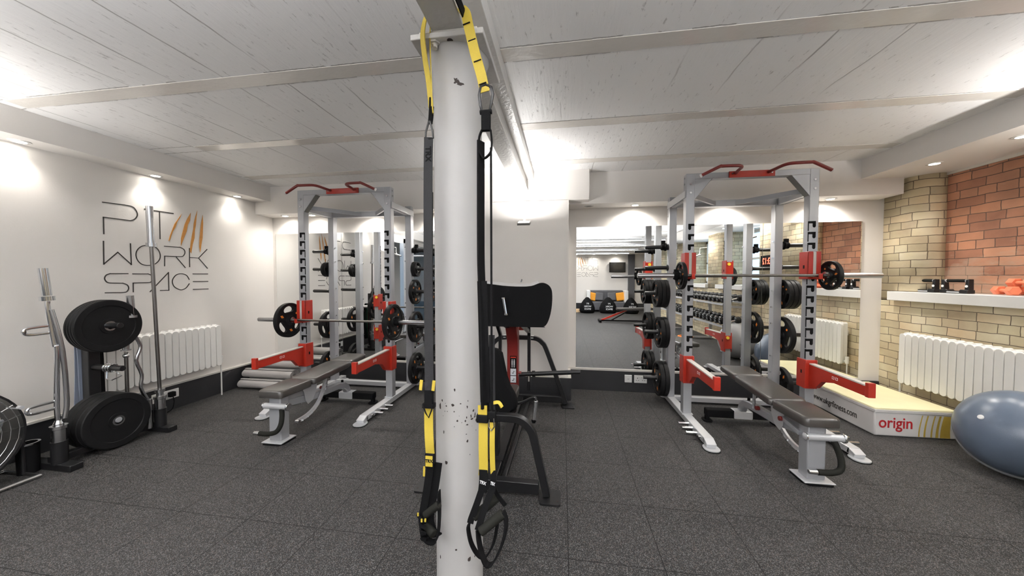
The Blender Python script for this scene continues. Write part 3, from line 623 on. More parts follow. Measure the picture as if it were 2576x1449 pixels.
socket('white blank plate on left skirting beside the bar stand', (-3.995, 2.735, 0.165), 'x', 0.06, 0.09)

# ---------------------------------------------------------------- weight plates
def grip_plate(name, rad, th, label, emblem=True):
    """rubber plate, axis along x, three oval grip holes"""
    t = thing(name, label, 'weight plate'); hw = R(33); A = []
    for h in range(3):
        c0 = PI / 2 + h * 2 * PI / 3
        A += [(c0 + d_, d_) for d_ in [-R(60) + R(27) * q / 6 for q in range(6)]]
        A += [(c0 - hw * math.cos(PI * q / 20), -hw * math.cos(PI * q / 20)) for q in range(21)]
        A += [(c0 + d_, d_) for d_ in [hw + R(27) * (q + 1) / 6 for q in range(5)]]
    NA = len(A); rc, rh = 0.63, 0.185
    def rads(d_):
        k_ = max(0.0, 1 - abs(d_ / hw) ** 2.6) ** 0.5 if abs(d_) < hw else 0.0
        lo, hi = rad * (rc - rh * k_ * 0.9), rad * (rc + rh * k_)
        return [0.026, rad * 0.12, rad * 0.27, rad * 0.30, lo, hi, rad * 0.855, rad * 0.875, rad * 0.975, rad]
    HT = [0.95, 0.95, 0.95, 0.62, 0.62, 0.62, 0.62, 1.0, 1.0, 0.8]; m = MB()
    for sd in (-1, 1):
        for j in range(10):
            for a_, d_ in A:
                r = rads(d_)[j]; m.v.append((sd * th / 2 * HT[j], r * math.cos(a_), r * math.sin(a_)))
    def id_(sd, j, i): return (0 if sd < 0 else 10 * NA) + j * NA + i % NA
    for i in range(NA):
        op = abs(A[i][1]) < hw - 1e-6 or abs(A[(i + 1) % NA][1]) < hw - 1e-6
        for j in range(9):
            if j == 4: continue
            for sd in (-1, 1): m.f.append((id_(sd, j, i), id_(sd, j, i + 1), id_(sd, j + 1, i + 1), id_(sd, j + 1, i)))
        for j in ((0, 9) + ((4, 5) if op else ())): m.f.append((id_(-1, j, i), id_(-1, j, i + 1), id_(1, j, i + 1), id_(1, j, i)))
    m.build('body', 'plate', t, smooth=30)
    MB().lathe([(0.0255, -th / 2 - 0.003), (0.034, -th / 2 - 0.003), (0.034, th / 2 + 0.003), (0.0255, th / 2 + 0.003), (0.0255, -th / 2 - 0.003)], axis='x', n=28).build('hub_ring', 'steel', t)
    if emblem:
        e = MB(); hw = th / 2 * 0.62 + 0.0008
        for sd in (-1, 1):
            # mark of two slanted bars and a small dot on the spokes
            a = -PI / 2; rr_ = rad * 0.60
            for a0, q in ((-PI / 2, 0), (PI / 6, 1), (5 * PI / 6, 2)):
                cy, cz = rr_ * math.cos(a0), rr_ * math.sin(a0); s_ = rad * 0.085
                if q == 1: e.lathe([(0, sd * hw), (s_ * 0.75, sd * hw), (s_ * 0.75, sd * (hw - 0.001))], (0, cy, cz), 'x', 16)
                else:
                    for k_ in (-1, 0, 1): e.bx(min(sd * hw, sd * (hw - 0.001)), max(sd * hw, sd * (hw - 0.001)), -s_ * 0.22, s_ * 0.22, -s_, s_, Matrix.Translation((0, cy + k_ * s_ * 0.62, cz)) @ Matrix.Rotation(0.5, 4, 'X'))
        e.build('emblem', 'orange', t, smooth=0)
    return t
P20 = grip_plate('weight_plate', 0.19, 0.044, 'x'); P15 = grip_plate('weight_plate', 0.17, 0.042, 'x')
P10 = grip_plate('weight_plate', 0.152, 0.038, 'x'); P5 = grip_plate('weight_plate', 0.126, 0.034, 'x'); P2 = grip_plate('weight_plate', 0.092, 0.028, 'x', False)

# ---------------------------------------------------------------- power rack
HZ = {'top': 1.70, 'a': 1.475, 'b': 1.197, 'c': 0.77, 'd': 0.262}
def make_rack():
    t = thing('power_rack', 'x', 'power rack'); hw = 0.515; yf, yb = 0.0, 0.485
    for sx in (-1, 1):
        x = sx * hw
        u = MB().bx(x - 0.0375, x + 0.0375, yf - 0.0375, yf + 0.0375, 0.07, 2.333).build('front_upright', 'silver', t, bevel=0.004)
        sl = MB()
        for k_ in range(13):
            z = 1.868 - 0.0955 * k_; xi = x - sx * 0.0375; ya = yf - 0.0382
            # inverted L slot: open on the inner edge, hooked down on the outer side
            poly = [(xi, z), (x + sx * 0.016, z), (x + sx * 0.016, z - 0.045), (x + sx * 0.012, z - 0.054), (x + sx * 0.003, z - 0.058), (x - sx * 0.006, z - 0.054), (x - sx * 0.010, z - 0.045), (x - sx * 0.010, z - 0.021), (xi, z - 0.021)]
            sl.prism(poly, 'xz', ya, ya + 0.004)
            sl.bx(min(xi, xi - sx * 0.0008), max(xi, xi - sx * 0.0008), yf - 0.034, yf - 0.022, z - 0.086, z); sl.bx(min(xi, xi - sx * 0.0008), max(xi, xi - sx * 0.0008), yf - 0.0375, yf - 0.03, z - 0.021, z)
        sl.build('hook_slots', 'black', u, smooth=0)
        bo = MB()
        for z in (2.235, 2.155):
            bo.cyl((x, yf - 0.0375, z), (x, yf - 0.045, z), 0.0095, 12)
        for z in (2.30, 2.245, 2.15):
            bo.cyl((x + sx * 0.0375, yf + 0.005, z), (x + sx * 0.044, yf + 0.005, z), 0.009, 10)
        bo.build('bolts', 'steel', u)
        MB().bx(x - 0.048, x + 0.048, yf - 0.05, yf + 0.05, 0.07, 0.078).build('weld_plate', 'silverl', u)
        v = MB().bx(x - 0.0375, x + 0.0375, yb - 0.0375, yb + 0.0375, 0.07, 2.23).build('rear_upright', 'silver', t, bevel=0.004)
        st = MB()
        for k_ in range(9): 
            z = 1.74 - 0.17 * k_
            if k_ % 4 != 2: st.cyl((x - sx * 0.0375, yb - 0.02, z), (x - sx * 0.052, yb - 0.02, z), 0.008, 10)
        st.cyl((x + sx * 0.0375, yb, 2.2), (x + sx * 0.045, yb, 2.2), 0.012, 10); st.cyl((x + sx * 0.0375, yb, 2.03), (x + sx * 0.045, yb, 2.03), 0.01, 10)
        st.build('locating_studs', 'chrome', v)
        bs = MB().bar([(x, -0.52, 0.045), (x, 0.66, 0.045)], 0.075, 0.05).build('base_rail', 'silverl', t, bevel=0.004)
        MB().bar([(x, -0.50, 0.05), (x, -0.565, 0.022)], 0.075, 0.045).build('sloped_end', 'silverl', bs, bevel=0.004)
        MB().prism(rrect(x - 0.058, x + 0.058, -0.625, -0.50, 0.05), 'xy', 0.004, 0.014).build('foot_plate', 'silverl', bs)
        MB().prism(rrect(x - 0.060, x + 0.060, -0.627, -0.498, 0.05), 'xy', 0.0, 0.006).build('rubber_foot', 'black', bs)
        MB().prism(rrect(x - 0.055, x + 0.055, 0.60, 0.72, 0.05), 'xy', 0.0, 0.014).build('foot_plate', 'silverl', bs)
        for y in (-0.385, -0.29, -0.195):
            pg = MB().cyl((x + sx * 0.0375, y, 0.048), (x + sx * 0.13, y, 0.048), 0.0125, 14).build('band_peg', 'chrome', t, bevel=0.002)
        MB().cyl((x + sx * 0.0375, -0.445, 0.045), (x + sx * 0.055, -0.445, 0.045), 0.012, 12).build('end_bolt', 'steel', t)
        sr = MB().bx(x - 0.02, x + 0.02, yf + 0.0375, yb - 0.0375, 2.115, 2.18); sr.bx(min(x + sx * 0.0375, x + sx * 0.0445), max(x + sx * 0.0375, x + sx * 0.0445), yf - 0.02, yb + 0.03, 2.115, 2.18)
        sr.build('side_rail', 'silverl', t, bevel=0.002)
        MB().bar([(sx * 0.49, yf + 0.06, 2.16), (sx * 0.10, yb - 0.03, 2.15)], 0.045, 0.02, side=(0, 0, 1)).build('diagonal_brace', 'silver', t, bevel=0.002)
        xi = x - sx * 0.0375
        g = MB().prism([(xi, 2.285), (xi, 2.095), (xi - sx * 0.15, 2.285)], 'xz', yf - 0.035, yf - 0.030).build('corner_gusset', 'silver', t, smooth=0)
        MB().bar([(xi, yf, 2.098), (xi - sx * 0.155, yf, 2.288)], 0.062, 0.007, side=(0, 1, 0)).build('gusset_flange', 'fgrey', g, smooth=0)
        # hook that carries the bar: red wrap around the upright with a lip
        h = MB(); z0, z1 = 1.352, 1.598
        h.bx(min(x + sx * 0.039, x + sx * 0.047), max(x + sx * 0.039, x + sx * 0.047), yf - 0.06, yf + 0.045, z0, z1)
        h.bx(min(x - sx * 0.039, x - sx * 0.050), max(x - sx * 0.039, x - sx * 0.050), yf - 0.06, yf + 0.06, z0, z1)
        h.bx(x - 0.05, x - 0.012, yf - 0.062, yf - 0.048, z0, z1); h.bx(x + 0.012, x + 0.05, yf - 0.062, yf - 0.048, z0, z1)
        h.bx(x - 0.047, x + 0.047, yf + 0.0385, yf + 0.05, z0 + 0.05, z1 - 0.02)
        h.prism([(yf - 0.05, z0), (yf - 0.05, z0 + 0.02), (yf - 0.125, z0 + 0.016), (yf - 0.132, z0 + 0.05), (yf - 0.142, z0 + 0.048), (yf - 0.138, z0 + 0.0)], 'yz', x - 0.014, x + 0.014)
        hk = h.build('bar_hook', 'red', t, bevel=0.003)
        MB().bx(x - 0.0115, x + 0.0115, yf - 0.0605, yf - 0.039, z0, z1 - 0.005).build('nylon_strip', 'capping', hk)
        kn = MB(); kn.cyl((x - sx * 0.01, yf + 0.05, z1 - 0.05), (x - sx * 0.01, yf + 0.062, z1 - 0.05), 0.02, 20); kn.build('pull_knob', 'yknob', hk)
        hh = MB().bx(min(x - sx * 0.0502, x - sx * 0.051), max(x - sx * 0.0502, x - sx * 0.051), yf - 0.012, yf + 0.006, z0 + 0.095, z0 + 0.125); hh.build('slot_hole', 'black', hk)
        # safety arm
        s_ = MB(); z0, z1 = 0.37, 0.628
        s_.bx(min(x + sx * 0.039, x + sx * 0.047), max(x + sx * 0.039, x + sx * 0.047), yf - 0.055, yf + 0.045, z0, z1)
        s_.bx(min(x - sx * 0.039, x - sx * 0.050), max(x - sx * 0.039, x - sx * 0.050), yf - 0.055, yf + 0.06, z0, z1)
        s_.bx(x - 0.047, x + 0.047, yf - 0.052, yf - 0.041, z0, z1); s_.bx(x - 0.047, x + 0.047, yf + 0.0385, yf + 0.05, z0 + 0.04, z1 - 0.04)
        sa = s_.build('safety_arm', 'red', t, bevel=0.003)
        a = MB(); a.prism([(yf - 0.05, 0.592), (yf - 0.625, 0.575), (yf - 0.625, 0.50), (yf - 0.33, 0.506), (yf - 0.20, 0.475), (yf - 0.13, 0.40), (yf - 0.05, 0.385)], 'yz', x - 0.02, x + 0.02)
        a.bx(x - 0.024, x + 0.024, yf - 0.65, yf - 0.62, 0.497, 0.603); a.build('arm_beam', 'red', sa, bevel=0.003)
        MB().bar([(x, yf - 0.06, 0.597), (x, yf - 0.618, 0.580)], 0.044, 0.010).build('nylon_pad', 'capping', sa, smooth=0)
        for sd in (-1, 1):
            lg = MB(); xx = x + sd * 0.0205; 
            for yy in (-0.36, -0.325): 
                lg.bx(min(xx, x + sd * 0.02), max(xx, x + sd * 0.02), yy - 0.012, yy + 0.012, 0.537, 0.541); lg.bx(min(xx, x + sd * 0.02), max(xx, x + sd * 0.02), yy - 0.012, yy + 0.012, 0.555, 0.559)
                lg.bx(min(xx, x + sd * 0.02), max(xx, x + sd * 0.02), yy - 0.012, yy - 0.008, 0.537, 0.559); lg.bx(min(xx, x + sd * 0.02), max(xx, x + sd * 0.02), yy + 0.008, yy + 0.012, 0.537, 0.559)
            lg.build('white_mark', 'lwhite', sa, smooth=0)
        kn = MB().cyl((x - sx * 0.01, yf + 0.05, 0.56), (x - sx * 0.01, yf + 0.062, 0.56), 0.02, 20).build('pull_knob', 'yknob', sa)
        MB().bx(min(x - sx * 0.0502, x - sx * 0.051), max(x - sx * 0.0502, x - sx * 0.051), yf - 0.012, yf + 0.006, 0.50, 0.53).build('slot_hole', 'black', sa)
        # storage horns
        for kz, z in HZ.items():
            ho = MB(); xo = x + sx * 0.0375
            ho.lathe([(0.0, 0), (0.034, 0), (0.034, sx * 0.012), (0.021, sx * 0.014), (0.021, sx * 0.232), (0.017, sx * 0.240), (0, sx * 0.240)], (xo, yb, z), 'x', 20)
            ho.build('storage_horn', 'blackg', t)
        c = MB(); c.lathe([(0.022, 0), (0.042, 0), (0.044, sx * 0.012), (0.034, sx * 0.02), (0.034, sx * 0.05), (0.022, sx * 0.05)], (x + sx * 0.06, yb, HZ['top']), 'x', 20)
        c.bx(min(x + sx * 0.07, x + sx * 0.11), max(x + sx * 0.07, x + sx * 0.11), yb - 0.012, yb + 0.012, HZ['top'] + 0.03, HZ['top'] + 0.07)
        c.build('lock_collar', 'black', t, bevel=0.002)
    MB().bx(-0.48, 0.48, yf - 0.0375, yf + 0.0375, 2.28, 2.333).build('front_crossbeam', 'silver', t, bevel=0.003)
    MB().bx(-0.48, 0.48, yb - 0.0375, yb + 0.0375, 2.118, 2.185).build('rear_crossbeam', 'silver', t, bevel=0.003)
    MB().bx(-0.48, 0.48, yb - 0.03, yb + 0.03, 0.02, 0.07).build('base_crossbeam', 'silverl', t, bevel=0.003)
    pb = MB().bx(-0.19, 0.19, yf - 0.048, yf - 0.0376, 2.278, 2.335).build('pull_up_bar', 'red', t, bevel=0.002)
    for sx in (-1, 1):
        pts = smoothpath([(sx * 0.135, yf - 0.045, 2.315), (sx * 0.15, yf - 0.12, 2.318), (sx * 0.16, yf - 0.2, 2.32), (sx * 0.185, yf - 0.235, 2.322), (sx * 0.23, yf - 0.25, 2.322), (sx * 0.34, yf - 0.258, 2.32), (sx * 0.365, yf - 0.26, 2.315), (sx * 0.50, yf - 0.245, 2.252)], 4)
        MB().tube(pts, 0.0135, 12).build('bent_grip', 'darkred', pb)
        MB().cyl((sx * 0.5, yf - 0.245, 2.252), (sx * 0.508, yf - 0.244, 2.248), 0.0155, 16).build('end_cap', 'lwhite', pb)
        MB().cyl((sx * 0.162, yf - 0.048, 2.312), (sx * 0.162, yf - 0.053, 2.312), 0.009, 12).build('bolt', 'steel', pb)

    return t
rack = make_rack()
RX, LX, RY = 1.69, -2.365, 3.40
GR = 'power racks facing the room'
rR = place(rack, (RX, RY, 0), label='silver and red power rack on the right, bar held at head height', group=GR)
rL = place(rack, (LX, RY, 0), label='silver and red power rack on the left, bar held low at chest height', group=GR)
for c in rL.children:
    if c.name.startswith('bar_hook'): c.location.z -= 0.485
# upside-down rack copy keeps hooks, arms and pins of its own

# ---------------------------------------------------------------- plates on the racks
def put(src, c, label, grp, rx=0.0):
    return place(src, c, rot=(rx, 0, 0), label=label, group=grp)
YB = RY + 0.485
def stack(src, rackx, sx, hz, n, th, who, grp, rad_note=''):
    for i in range(n):
        x = rackx + sx * (0.515 + 0.0375 + 0.014 + th / 2 + i * (th + 0.002))
        rx = [0.5, 1.3, -0.4, 2.0][(i + int(hz * 10)) % 4]
        pos = 'alone' if n == 1 else ('outermost' if i == n - 1 else ('innermost' if i == 0 else 'middle one'))
        put(src, (x, YB, hz + (-0.004)), '%s plate on %s, %s' % (rad_note, who, pos), grp, rx)
G1, G2 = 'plates stored on the right rack', 'plates stored on the left rack'
stack(P10, RX, -1, 1.197, 3, 0.038, 'the right rack outer-left horn at shoulder height', G1, 'medium')
stack(P15, RX, -1, 0.77, 2, 0.042, 'the right rack outer-left horn at knee height', G1, 'large')
stack(P20, RX, -1, 0.262, 2, 0.044, 'the right rack lowest left horn', G1, 'very large')
stack(P10, RX, 1, 1.197, 3, 0.038, 'the right rack right-hand horn at shoulder height', G1, 'medium')
stack(P20, RX, 1, 0.77, 1, 0.044, 'the right rack right-hand horn at knee height', G1, 'very large')
stack(P15, RX, 1, 0.262, 1, 0.042, 'the right rack lowest right-hand horn', G1, 'large')
stack(P2, LX, -1, 1.475, 2, 0.028, 'the left rack second-highest left horn', G2, 'small')
stack(P15, LX, -1, 0.77, 1, 0.042, 'the left rack left horn at knee height', G2, 'large')
stack(P15, LX, -1, 0.262, 1, 0.042, 'the left rack lowest left horn', G2, 'large')
stack(P2, LX, 1, 1.475, 2, 0.028, 'the left rack second-highest right horn', G2, 'small')
stack(P10, LX, 1, 1.197, 1, 0.038, 'the left rack right horn at shoulder height', G2, 'medium')
stack(P20, LX, 1, 0.77, 1, 0.044, 'the left rack right horn at knee height', G2, 'very large')
stack(P20, LX, 1, 0.262, 1, 0.044, 'the left rack lowest right horn', G2, 'very large')

# ---------------------------------------------------------------- barbells on the racks
def barbell(label, c, half=0.995, inner=0.565):
    t = thing('barbell', label, 'barbell', c); x, y, z = c
    MB().cyl((x - inner, y, z), (x + inner, y, z), 0.0125, 18).build('shaft', 'bar', t)
    for s_ in (-1, 1):
        sl = MB().lathe([(0, 0), (0.033, 0), (0.033, s_ * 0.022), (0.0235, s_ * 0.026), (0.0235, s_ * (half - inner - 0.004)), (0.020, s_ * (half - inner)), (0, s_ * (half - inner))], (x + s_ * inner, y, z), 'x', 24)
        sl.build('sleeve', 'steel', t)
    return t
BYR = RY - 0.105
GB = 'loaded barbells resting on the racks'
b1 = barbell('steel barbell resting on the right rack hooks with one small plate each side', (RX, BYR, 1.385)); b1['group'] = GB
b2 = barbell('steel barbell resting low on the left rack hooks with one large plate each side', (LX - 0.01, BYR, 0.9)); b2['group'] = GB
for s_, nm in ((-1, 'left'), (1, 'right')):
    put(P5, (RX + s_ * (0.565 + 0.026 + 0.018), BYR, 1.385 - 0.001), 'small black plate on the %s end of the right rack barbell' % nm, 'plates loaded on the barbells', 0.35)
    put(P20, (LX - 0.01 + s_ * (0.565 + 0.026 + 0.023), BYR, 0.9 - 0.001), 'large black plate with oval holes on the %s end of the left rack barbell' % nm, 'plates loaded on the barbells', 0.12)
    for bx_, bz, hx, lb in ((RX, 1.385, 0.034, 'right rack barbell'), (LX - 0.01, 0.9, 0.044, 'left rack barbell')):
        t = thing('barbell_collar', 'black clamp collar locking the plate on the %s end of the %s' % (nm, lb), 'collar', (bx_ + s_ * (0.565 + 0.03 + hx), BYR, bz), 'clamp collars on the barbells')
        x0 = bx_ + s_ * (0.565 + 0.032 + hx)
        MB().lathe([(0.0238, 0), (0.036, 0), (0.040, s_ * 0.01), (0.040, s_ * 0.034), (0.036, s_ * 0.042), (0.0238, s_ * 0.042)], (x0, BYR, bz), 'x', 20).build('ring', 'black', t)
        MB().bx(min(x0, x0 + s_ * 0.04), max(x0, x0 + s_ * 0.04), BYR - 0.012, BYR + 0.012, bz + 0.03, bz + 0.058).build('lever', 'black', t, bevel=0.003)

# ---------------------------------------------------------------- adjustable benches
def pad(x0, x1, y0, y1, z, th, tilt=0, taper=0.0):
    m = MB(); n = 6
    base = rrect(x0, x1, y0, y1, 0.035, 5)
    base = [(x * (1 - taper * (y1 - y) / (y1 - y0)), y) for x, y in base]
    vs, fs = [], []; N = len(base); cx = sum(p[0] for p in base) / N; cy = (y0 + y1) / 2
    lay = [(-th, 0.012), (-th + 0.008, 0.0), (-0.014, 0.0), (-0.004, 0.006), (0.0, 0.02)]
    for dz, ins in lay:
        for x, y in base:
            fx = 1 - ins / ((x1 - x0) / 2); fy = 1 - ins / ((y1 - y0) / 2)
            yy = cy + (y - cy) * fy; vs.append((cx + (x - cx) * fx, yy, z + dz + tilt * (yy - y0)))
    for i in range(len(lay) - 1):
        for k_ in range(N): l = (k_ + 1) % N; fs.append((i * N + k_, i * N + l, (i + 1) * N + l, (i + 1) * N + k_))
    fs.append(tuple(range(N))[::-1]); fs.append(tuple(range((len(lay) - 1) * N, len(lay) * N)))
    return m.add(vs, fs)
def make_bench():
    t = thing('weight_bench', 'x', 'bench')
    po = MB().bx(-0.055, 0.055, -0.045, 0.045, 0.016, 0.392).build('front_post', 'silver', t, bevel=0.008)
    MB().bx(-0.092, 0.092, -0.085, 0.075, 0.010, 0.02).build('foot_plate', 'silverl', po, bevel=0.004)
    MB().prism([(-0.094, -0.06), (-0.07, -0.092), (0.07, -0.092), (0.098, -0.06), (0.098, 0.06), (0.07, 0.082), (-0.07, 0.082), (-0.094, 0.06)], 'xy', 0.0, 0.011).build('rubber_foot', 'black', po)
    pv = MB().cyl((-0.075, -0.062, 0.315), (0.135, -0.062, 0.315), 0.023, 18).build('pivot_tube', 'silverl', t, bevel=0.002)
    MB().cyl((0.135, -0.062, 0.315), (0.15, -0.062, 0.315), 0.030, 20).build('end_washer', 'chrome', pv, bevel=0.003)
    MB().cyl((-0.085, -0.062, 0.315), (-0.075, -0.062, 0.315), 0.026, 20).build('end_washer', 'chrome', pv, bevel=0.003)
    hp = smoothpath([(0.085, -0.065, 0.295), (0.10, -0.08, 0.24), (0.105, -0.10, 0.18), (0.085, -0.12, 0.135), (0.03, -0.13, 0.118), (-0.055, -0.135, 0.118)], 6)
    h = MB().tube(hp, 0.0185, 14).build('carry_handle', 'foam', t)
    MB().cyl((-0.055, -0.135, 0.118), (-0.105, -0.135, 0.118), 0.017, 16, 0.014).build('chrome_end', 'chrome', h, bevel=0.003)
    # main beam to the rear gooseneck
    mb_ = MB().bar([(0, 0.04, 0.30), (0, 0.35, 0.245), (0, 0.74, 0.225), (0, 0.82, 0.21), (0, 0.875, 0.165), (0, 0.90, 0.10)], 0.055, 0.062).build('main_beam', 'silver', t, bevel=0.008)
    MB().bar([(0.0, 0.04, 0.345), (0.0, 0.30, 0.315), (0.0, 0.36, 0.33)], 0.05, 0.045).build('seat_beam', 'silver', t, bevel=0.006)
    for sx in (-1, 1):
        MB().prism([(0.20, 0.385), (0.40, 0.385), (0.385, 0.30), (0.34, 0.225), (0.28, 0.205), (0.25, 0.25), (0.235, 0.33)], 'yz', sx * 0.034 - 0.003, sx * 0.034 + 0.003).build('hinge_plate', 'silverl', t, bevel=0.001)
        cv = MB().prism(rrect(sx * 0.19 - 0.125, sx * 0.19 + 0.125, 0.045, 0.115, 0.012), 'xz', 0.865, 0.945).build('rubber_cover', 'black', t, bevel=0.006)
        MB().prism(rrect(sx * 0.30 - 0.04, sx * 0.30 + 0.04, 0.85, 0.96, 0.035), 'xy', 0.0, 0.012).build('rubber_foot', 'black', cv)
        MB().bx(sx * 0.30 - 0.015, sx * 0.30 + 0.015, 0.885, 0.925, 0.01, 0.05).build('foot_stem', 'black', cv)
    MB().prism(rrect(-0.08, 0.08, 0.042, 0.118, 0.012), 'xz', 0.86, 0.95).build('rear_bracket', 'silverl', t, bevel=0.005)
    MB().tube([(0.01, 0.80, 0.24), (0.01, 0.80, 0.27)], 0.012, 10).build('stop_pin', 'black', t)
    pad(-0.128, 0.128, -0.10, 0.235, 0.452, 0.066, 0.01, 0.16).build('seat_pad', 'vinyl', t, smooth=50)
    pad(-0.132, 0.132, 0.245, 0.775, 0.455, 0.060, 0.055).build('back_pad', 'vinyl', t, smooth=50)
    pad(-0.130, 0.130, 0.782, 1.07, 0.486, 0.055, 0.055).build('head_pad', 'vinyl', t, smooth=50)
    sm = MB().bar([(0, 0.26, 0.385), (0, 0.98, 0.43)], 0.05, 0.028).build('pad_support', 'silver', t, bevel=0.004)
    # curved adjustment ladder hanging from the back support
    ar = [(0.045, 0.50, 0.385), (0.045, 0.475, 0.30), (0.045, 0.43, 0.22), (0.045, 0.36, 0.155), (0.045, 0.26, 0.115), (0.045, 0.14, 0.105)]
    lad = MB().bar(smoothpath(ar, 4), 0.018, 0.034).build('adjustment_ladder', 'silverl', t)
    st = MB()
    for p in smoothpath(ar, 2)[1:-1]: st.cyl((0.030, p.y, p.z - 0.016), (0.064, p.y, p.z - 0.016), 0.009, 10)
    st.cyl((0.03, 0.14, 0.105), (0.066, 0.14, 0.105), 0.014, 12); st.build('ladder_pegs', 'chrome', lad)
    MB().bar([(-0.062, 0.02, 0.30), (-0.062, 0.20, 0.33)], 0.022, 0.030).build('seat_linkage', 'silver', t, bevel=0.003)
    for p, q in (((-0.09, 0.20, 0.325), (-0.060, 0.20, 0.325)), ((-0.06, 0.56, 0.265), (-0.03, 0.56, 0.265))): MB().cyl(p, q, 0.017, 14).build('pop_pin_knob', 'darkred', t, bevel=0.003)
    MB().cyl((-0.04, 0.62, 0.24), (-0.04, 0.62, 0.39), 0.012, 10).build('support_strut', 'chrome', t)
    return t
bench = make_bench()
place(bench, (-2.34, 2.46, 0), label='black padded adjustable bench lying flat in front of the left rack', group='adjustable benches in the racks')
place(bench, (1.675, 2.52, 0), label='black padded adjustable bench lying flat in front of the right rack', group='adjustable benches in the racks')

# ---------------------------------------------------------------- soft plyo box, dome trainer and ledge items
t = thing('plyo_box', 'low white and pale yellow soft plyo box with red lettering beside the brick wall', 'plyo box', (3.0, 3.7, 0))
bd = MB(); x0, x1, y0, y1 = 2.67, 3.27, 3.30, 4.12
bd.bx(x0, x1, y0, y1, 0.002, 0.215); bd.build('cover', 'matw', t, bevel=0.012)
tp = MB().bx(x0 - 0.004, x1 + 0.002, y0 - 0.004, y1, 0.215, 0.25).build('lid', 'maty', t, bevel=0.014, segs=4)
MB().bx(x0 - 0.006, x1 + 0.003, y0 - 0.007, y1, 0.207, 0.232).build('seam_band', 'matw', t, bevel=0.003)
text('lettering', 'origin', 'redtext', 0.135, (x0 + 0.03, y0 - 0.0015, 0.118), axes((1, 0, 0), (0, 0, 1)), t, bold=0.0015, sx=0.82)
text('lettering', 'www.ukgrfitness.com', 'signink', 0.085, (x0 - 0.0015, y1 - 0.10, 0.105), axes((0, -1, 0), (0, 0, 1)), t, bold=0.0005, sx=0.74)
sw = MB()
for i, (xa, w) in enumerate(((0.33, 0.010), (0.37, 0.014), (0.42, 0.012), (0.46, 0.02), (0.52, 0.075))):
    c = [(x0 + xa + 0.04 * (1 - math.cos(a * 1.2)), 0.012 + 0.185 * a) for a in [q / 8 for q in range(9)]]
    poly = [(a - w / 2, b_) for a, b_ in c] + [(a + w / 2 * (1 - 0.6 * b_ / 0.2), b_) for a, b_ in c[::-1]]
    sw.prism([(min(a, x1 - 0.012), b_) for a, b_ in poly], 'xz', y0 - 0.0012, y0 + 0.002)
sw.build('printed_swirls', 'olive', t, smooth=0)

t = thing('balance_trainer', 'blue grey half ball balance trainer leaning against the brick wall radiator', 'balance trainer', (3.143, 2.797, 0))
rr_ = 0.294
dm = MB().lathe([(rr_ * math.cos(a), 0.05 + 0.24 * math.sin(a)) for a in [PI / 2 * i / 16 for i in range(17)]], n=56)
fl = MB().lathe([(0, 0.012), (rr_ - 0.03, 0.012), (rr_ + 0.004, 0.02), (rr_ + 0.012, 0.036), (rr_ + 0.008, 0.052), (rr_ - 0.01, 0.058), (rr_ - 0.03, 0.05)], n=56)
nrm = Vector((-0.77, -0.43, 0.46)).normalized()
tl = Matrix.Translation(Vector((3.143, 2.797, 0.283)) - nrm * 0.05) @ nrm.to_track_quat('Z', 'Y').to_matrix().to_4x4()
for mb_, nm, mt in ((dm, 'dome', 'ball'), (fl, 'platform', 'rim')):
    mb_.v = [tuple(tl @ Vector(v)) for v in mb_.v]; mb_.build(nm, mt, t, smooth=60)
vp = Vector((-0.1154, -0.0020, 0.2707))
vn = Vector(((vp.x) / rr_ ** 2, (vp.y) / rr_ ** 2, (vp.z - 0.05) / 0.24 ** 2)).normalized(); q = vn.to_track_quat('Z', 'Y').to_matrix().to_4x4()
vm = MB().lathe([(0, 0.005), (0.014, 0.005), (0.017, 0.001), (0.017, -0.01)], n=20); vm.v = [tuple(tl @ (Matrix.Translation(vp) @ q @ Vector(v))) for v in vm.v]; vm.build('valve_plug', 'lwhite', t)

def pushup(label, y0, y1):
    t = thing('push_up_stand', label, 'push up stand', (3.46, (y0 + y1) / 2, 1.226), 'black push up stands on the ledge'); ym = (y0 + y1) / 2; L = (y1 - y0) / 2
    MB().prism([(y0, 1.227), (y1, 1.227), (y1, 1.258), (ym + L * 0.5, 1.262), (ym + L * 0.4, 1.25), (ym - L * 0.4, 1.25), (ym - L * 0.5, 1.262), (y0, 1.258)], 'yz', 3.435, 3.495).build('base', 'blackg', t, bevel=0.004)
    for s_ in (-1, 1):
        MB().prism([(ym + s_ * L, 1.255), (ym + s_ * L * 0.70, 1.255), (ym + s_ * L * 0.78, 1.345), (ym + s_ * L * 0.98, 1.352)], 'yz', 3.445, 3.485).build('side_arm', 'blackg', t, bevel=0.003)
        MB().cyl((3.465, ym + s_ * L * 0.66, 1.338), (3.465, ym + s_ * L * 0.84, 1.338), 0.0165, 14).build('chrome_end', 'chrome', t, bevel=0.003)
        MB().cyl((3.4445, ym + s_ * L * 0.86, 1.29), (3.4425, ym + s_ * L * 0.86, 1.29), 0.011, 12).build('pale_cap', 'lwhite', t)
    MB().cyl((3.465, ym - L * 0.7, 1.338), (3.465, ym + L * 0.7, 1.338), 0.0145, 14).build('grip', 'foam', t)
    MB().bx(3.4335, 3.4345, ym - L * 0.45, ym + L * 0.45, 1.234, 1.241).build('white_mark', 'lwhite', t)
pushup('black push up stand on the ledge nearest the yellow brick corner', 3.695, 3.885)
pushup('black push up stand on the ledge nearer the coral dumbbells', 3.43, 3.645)
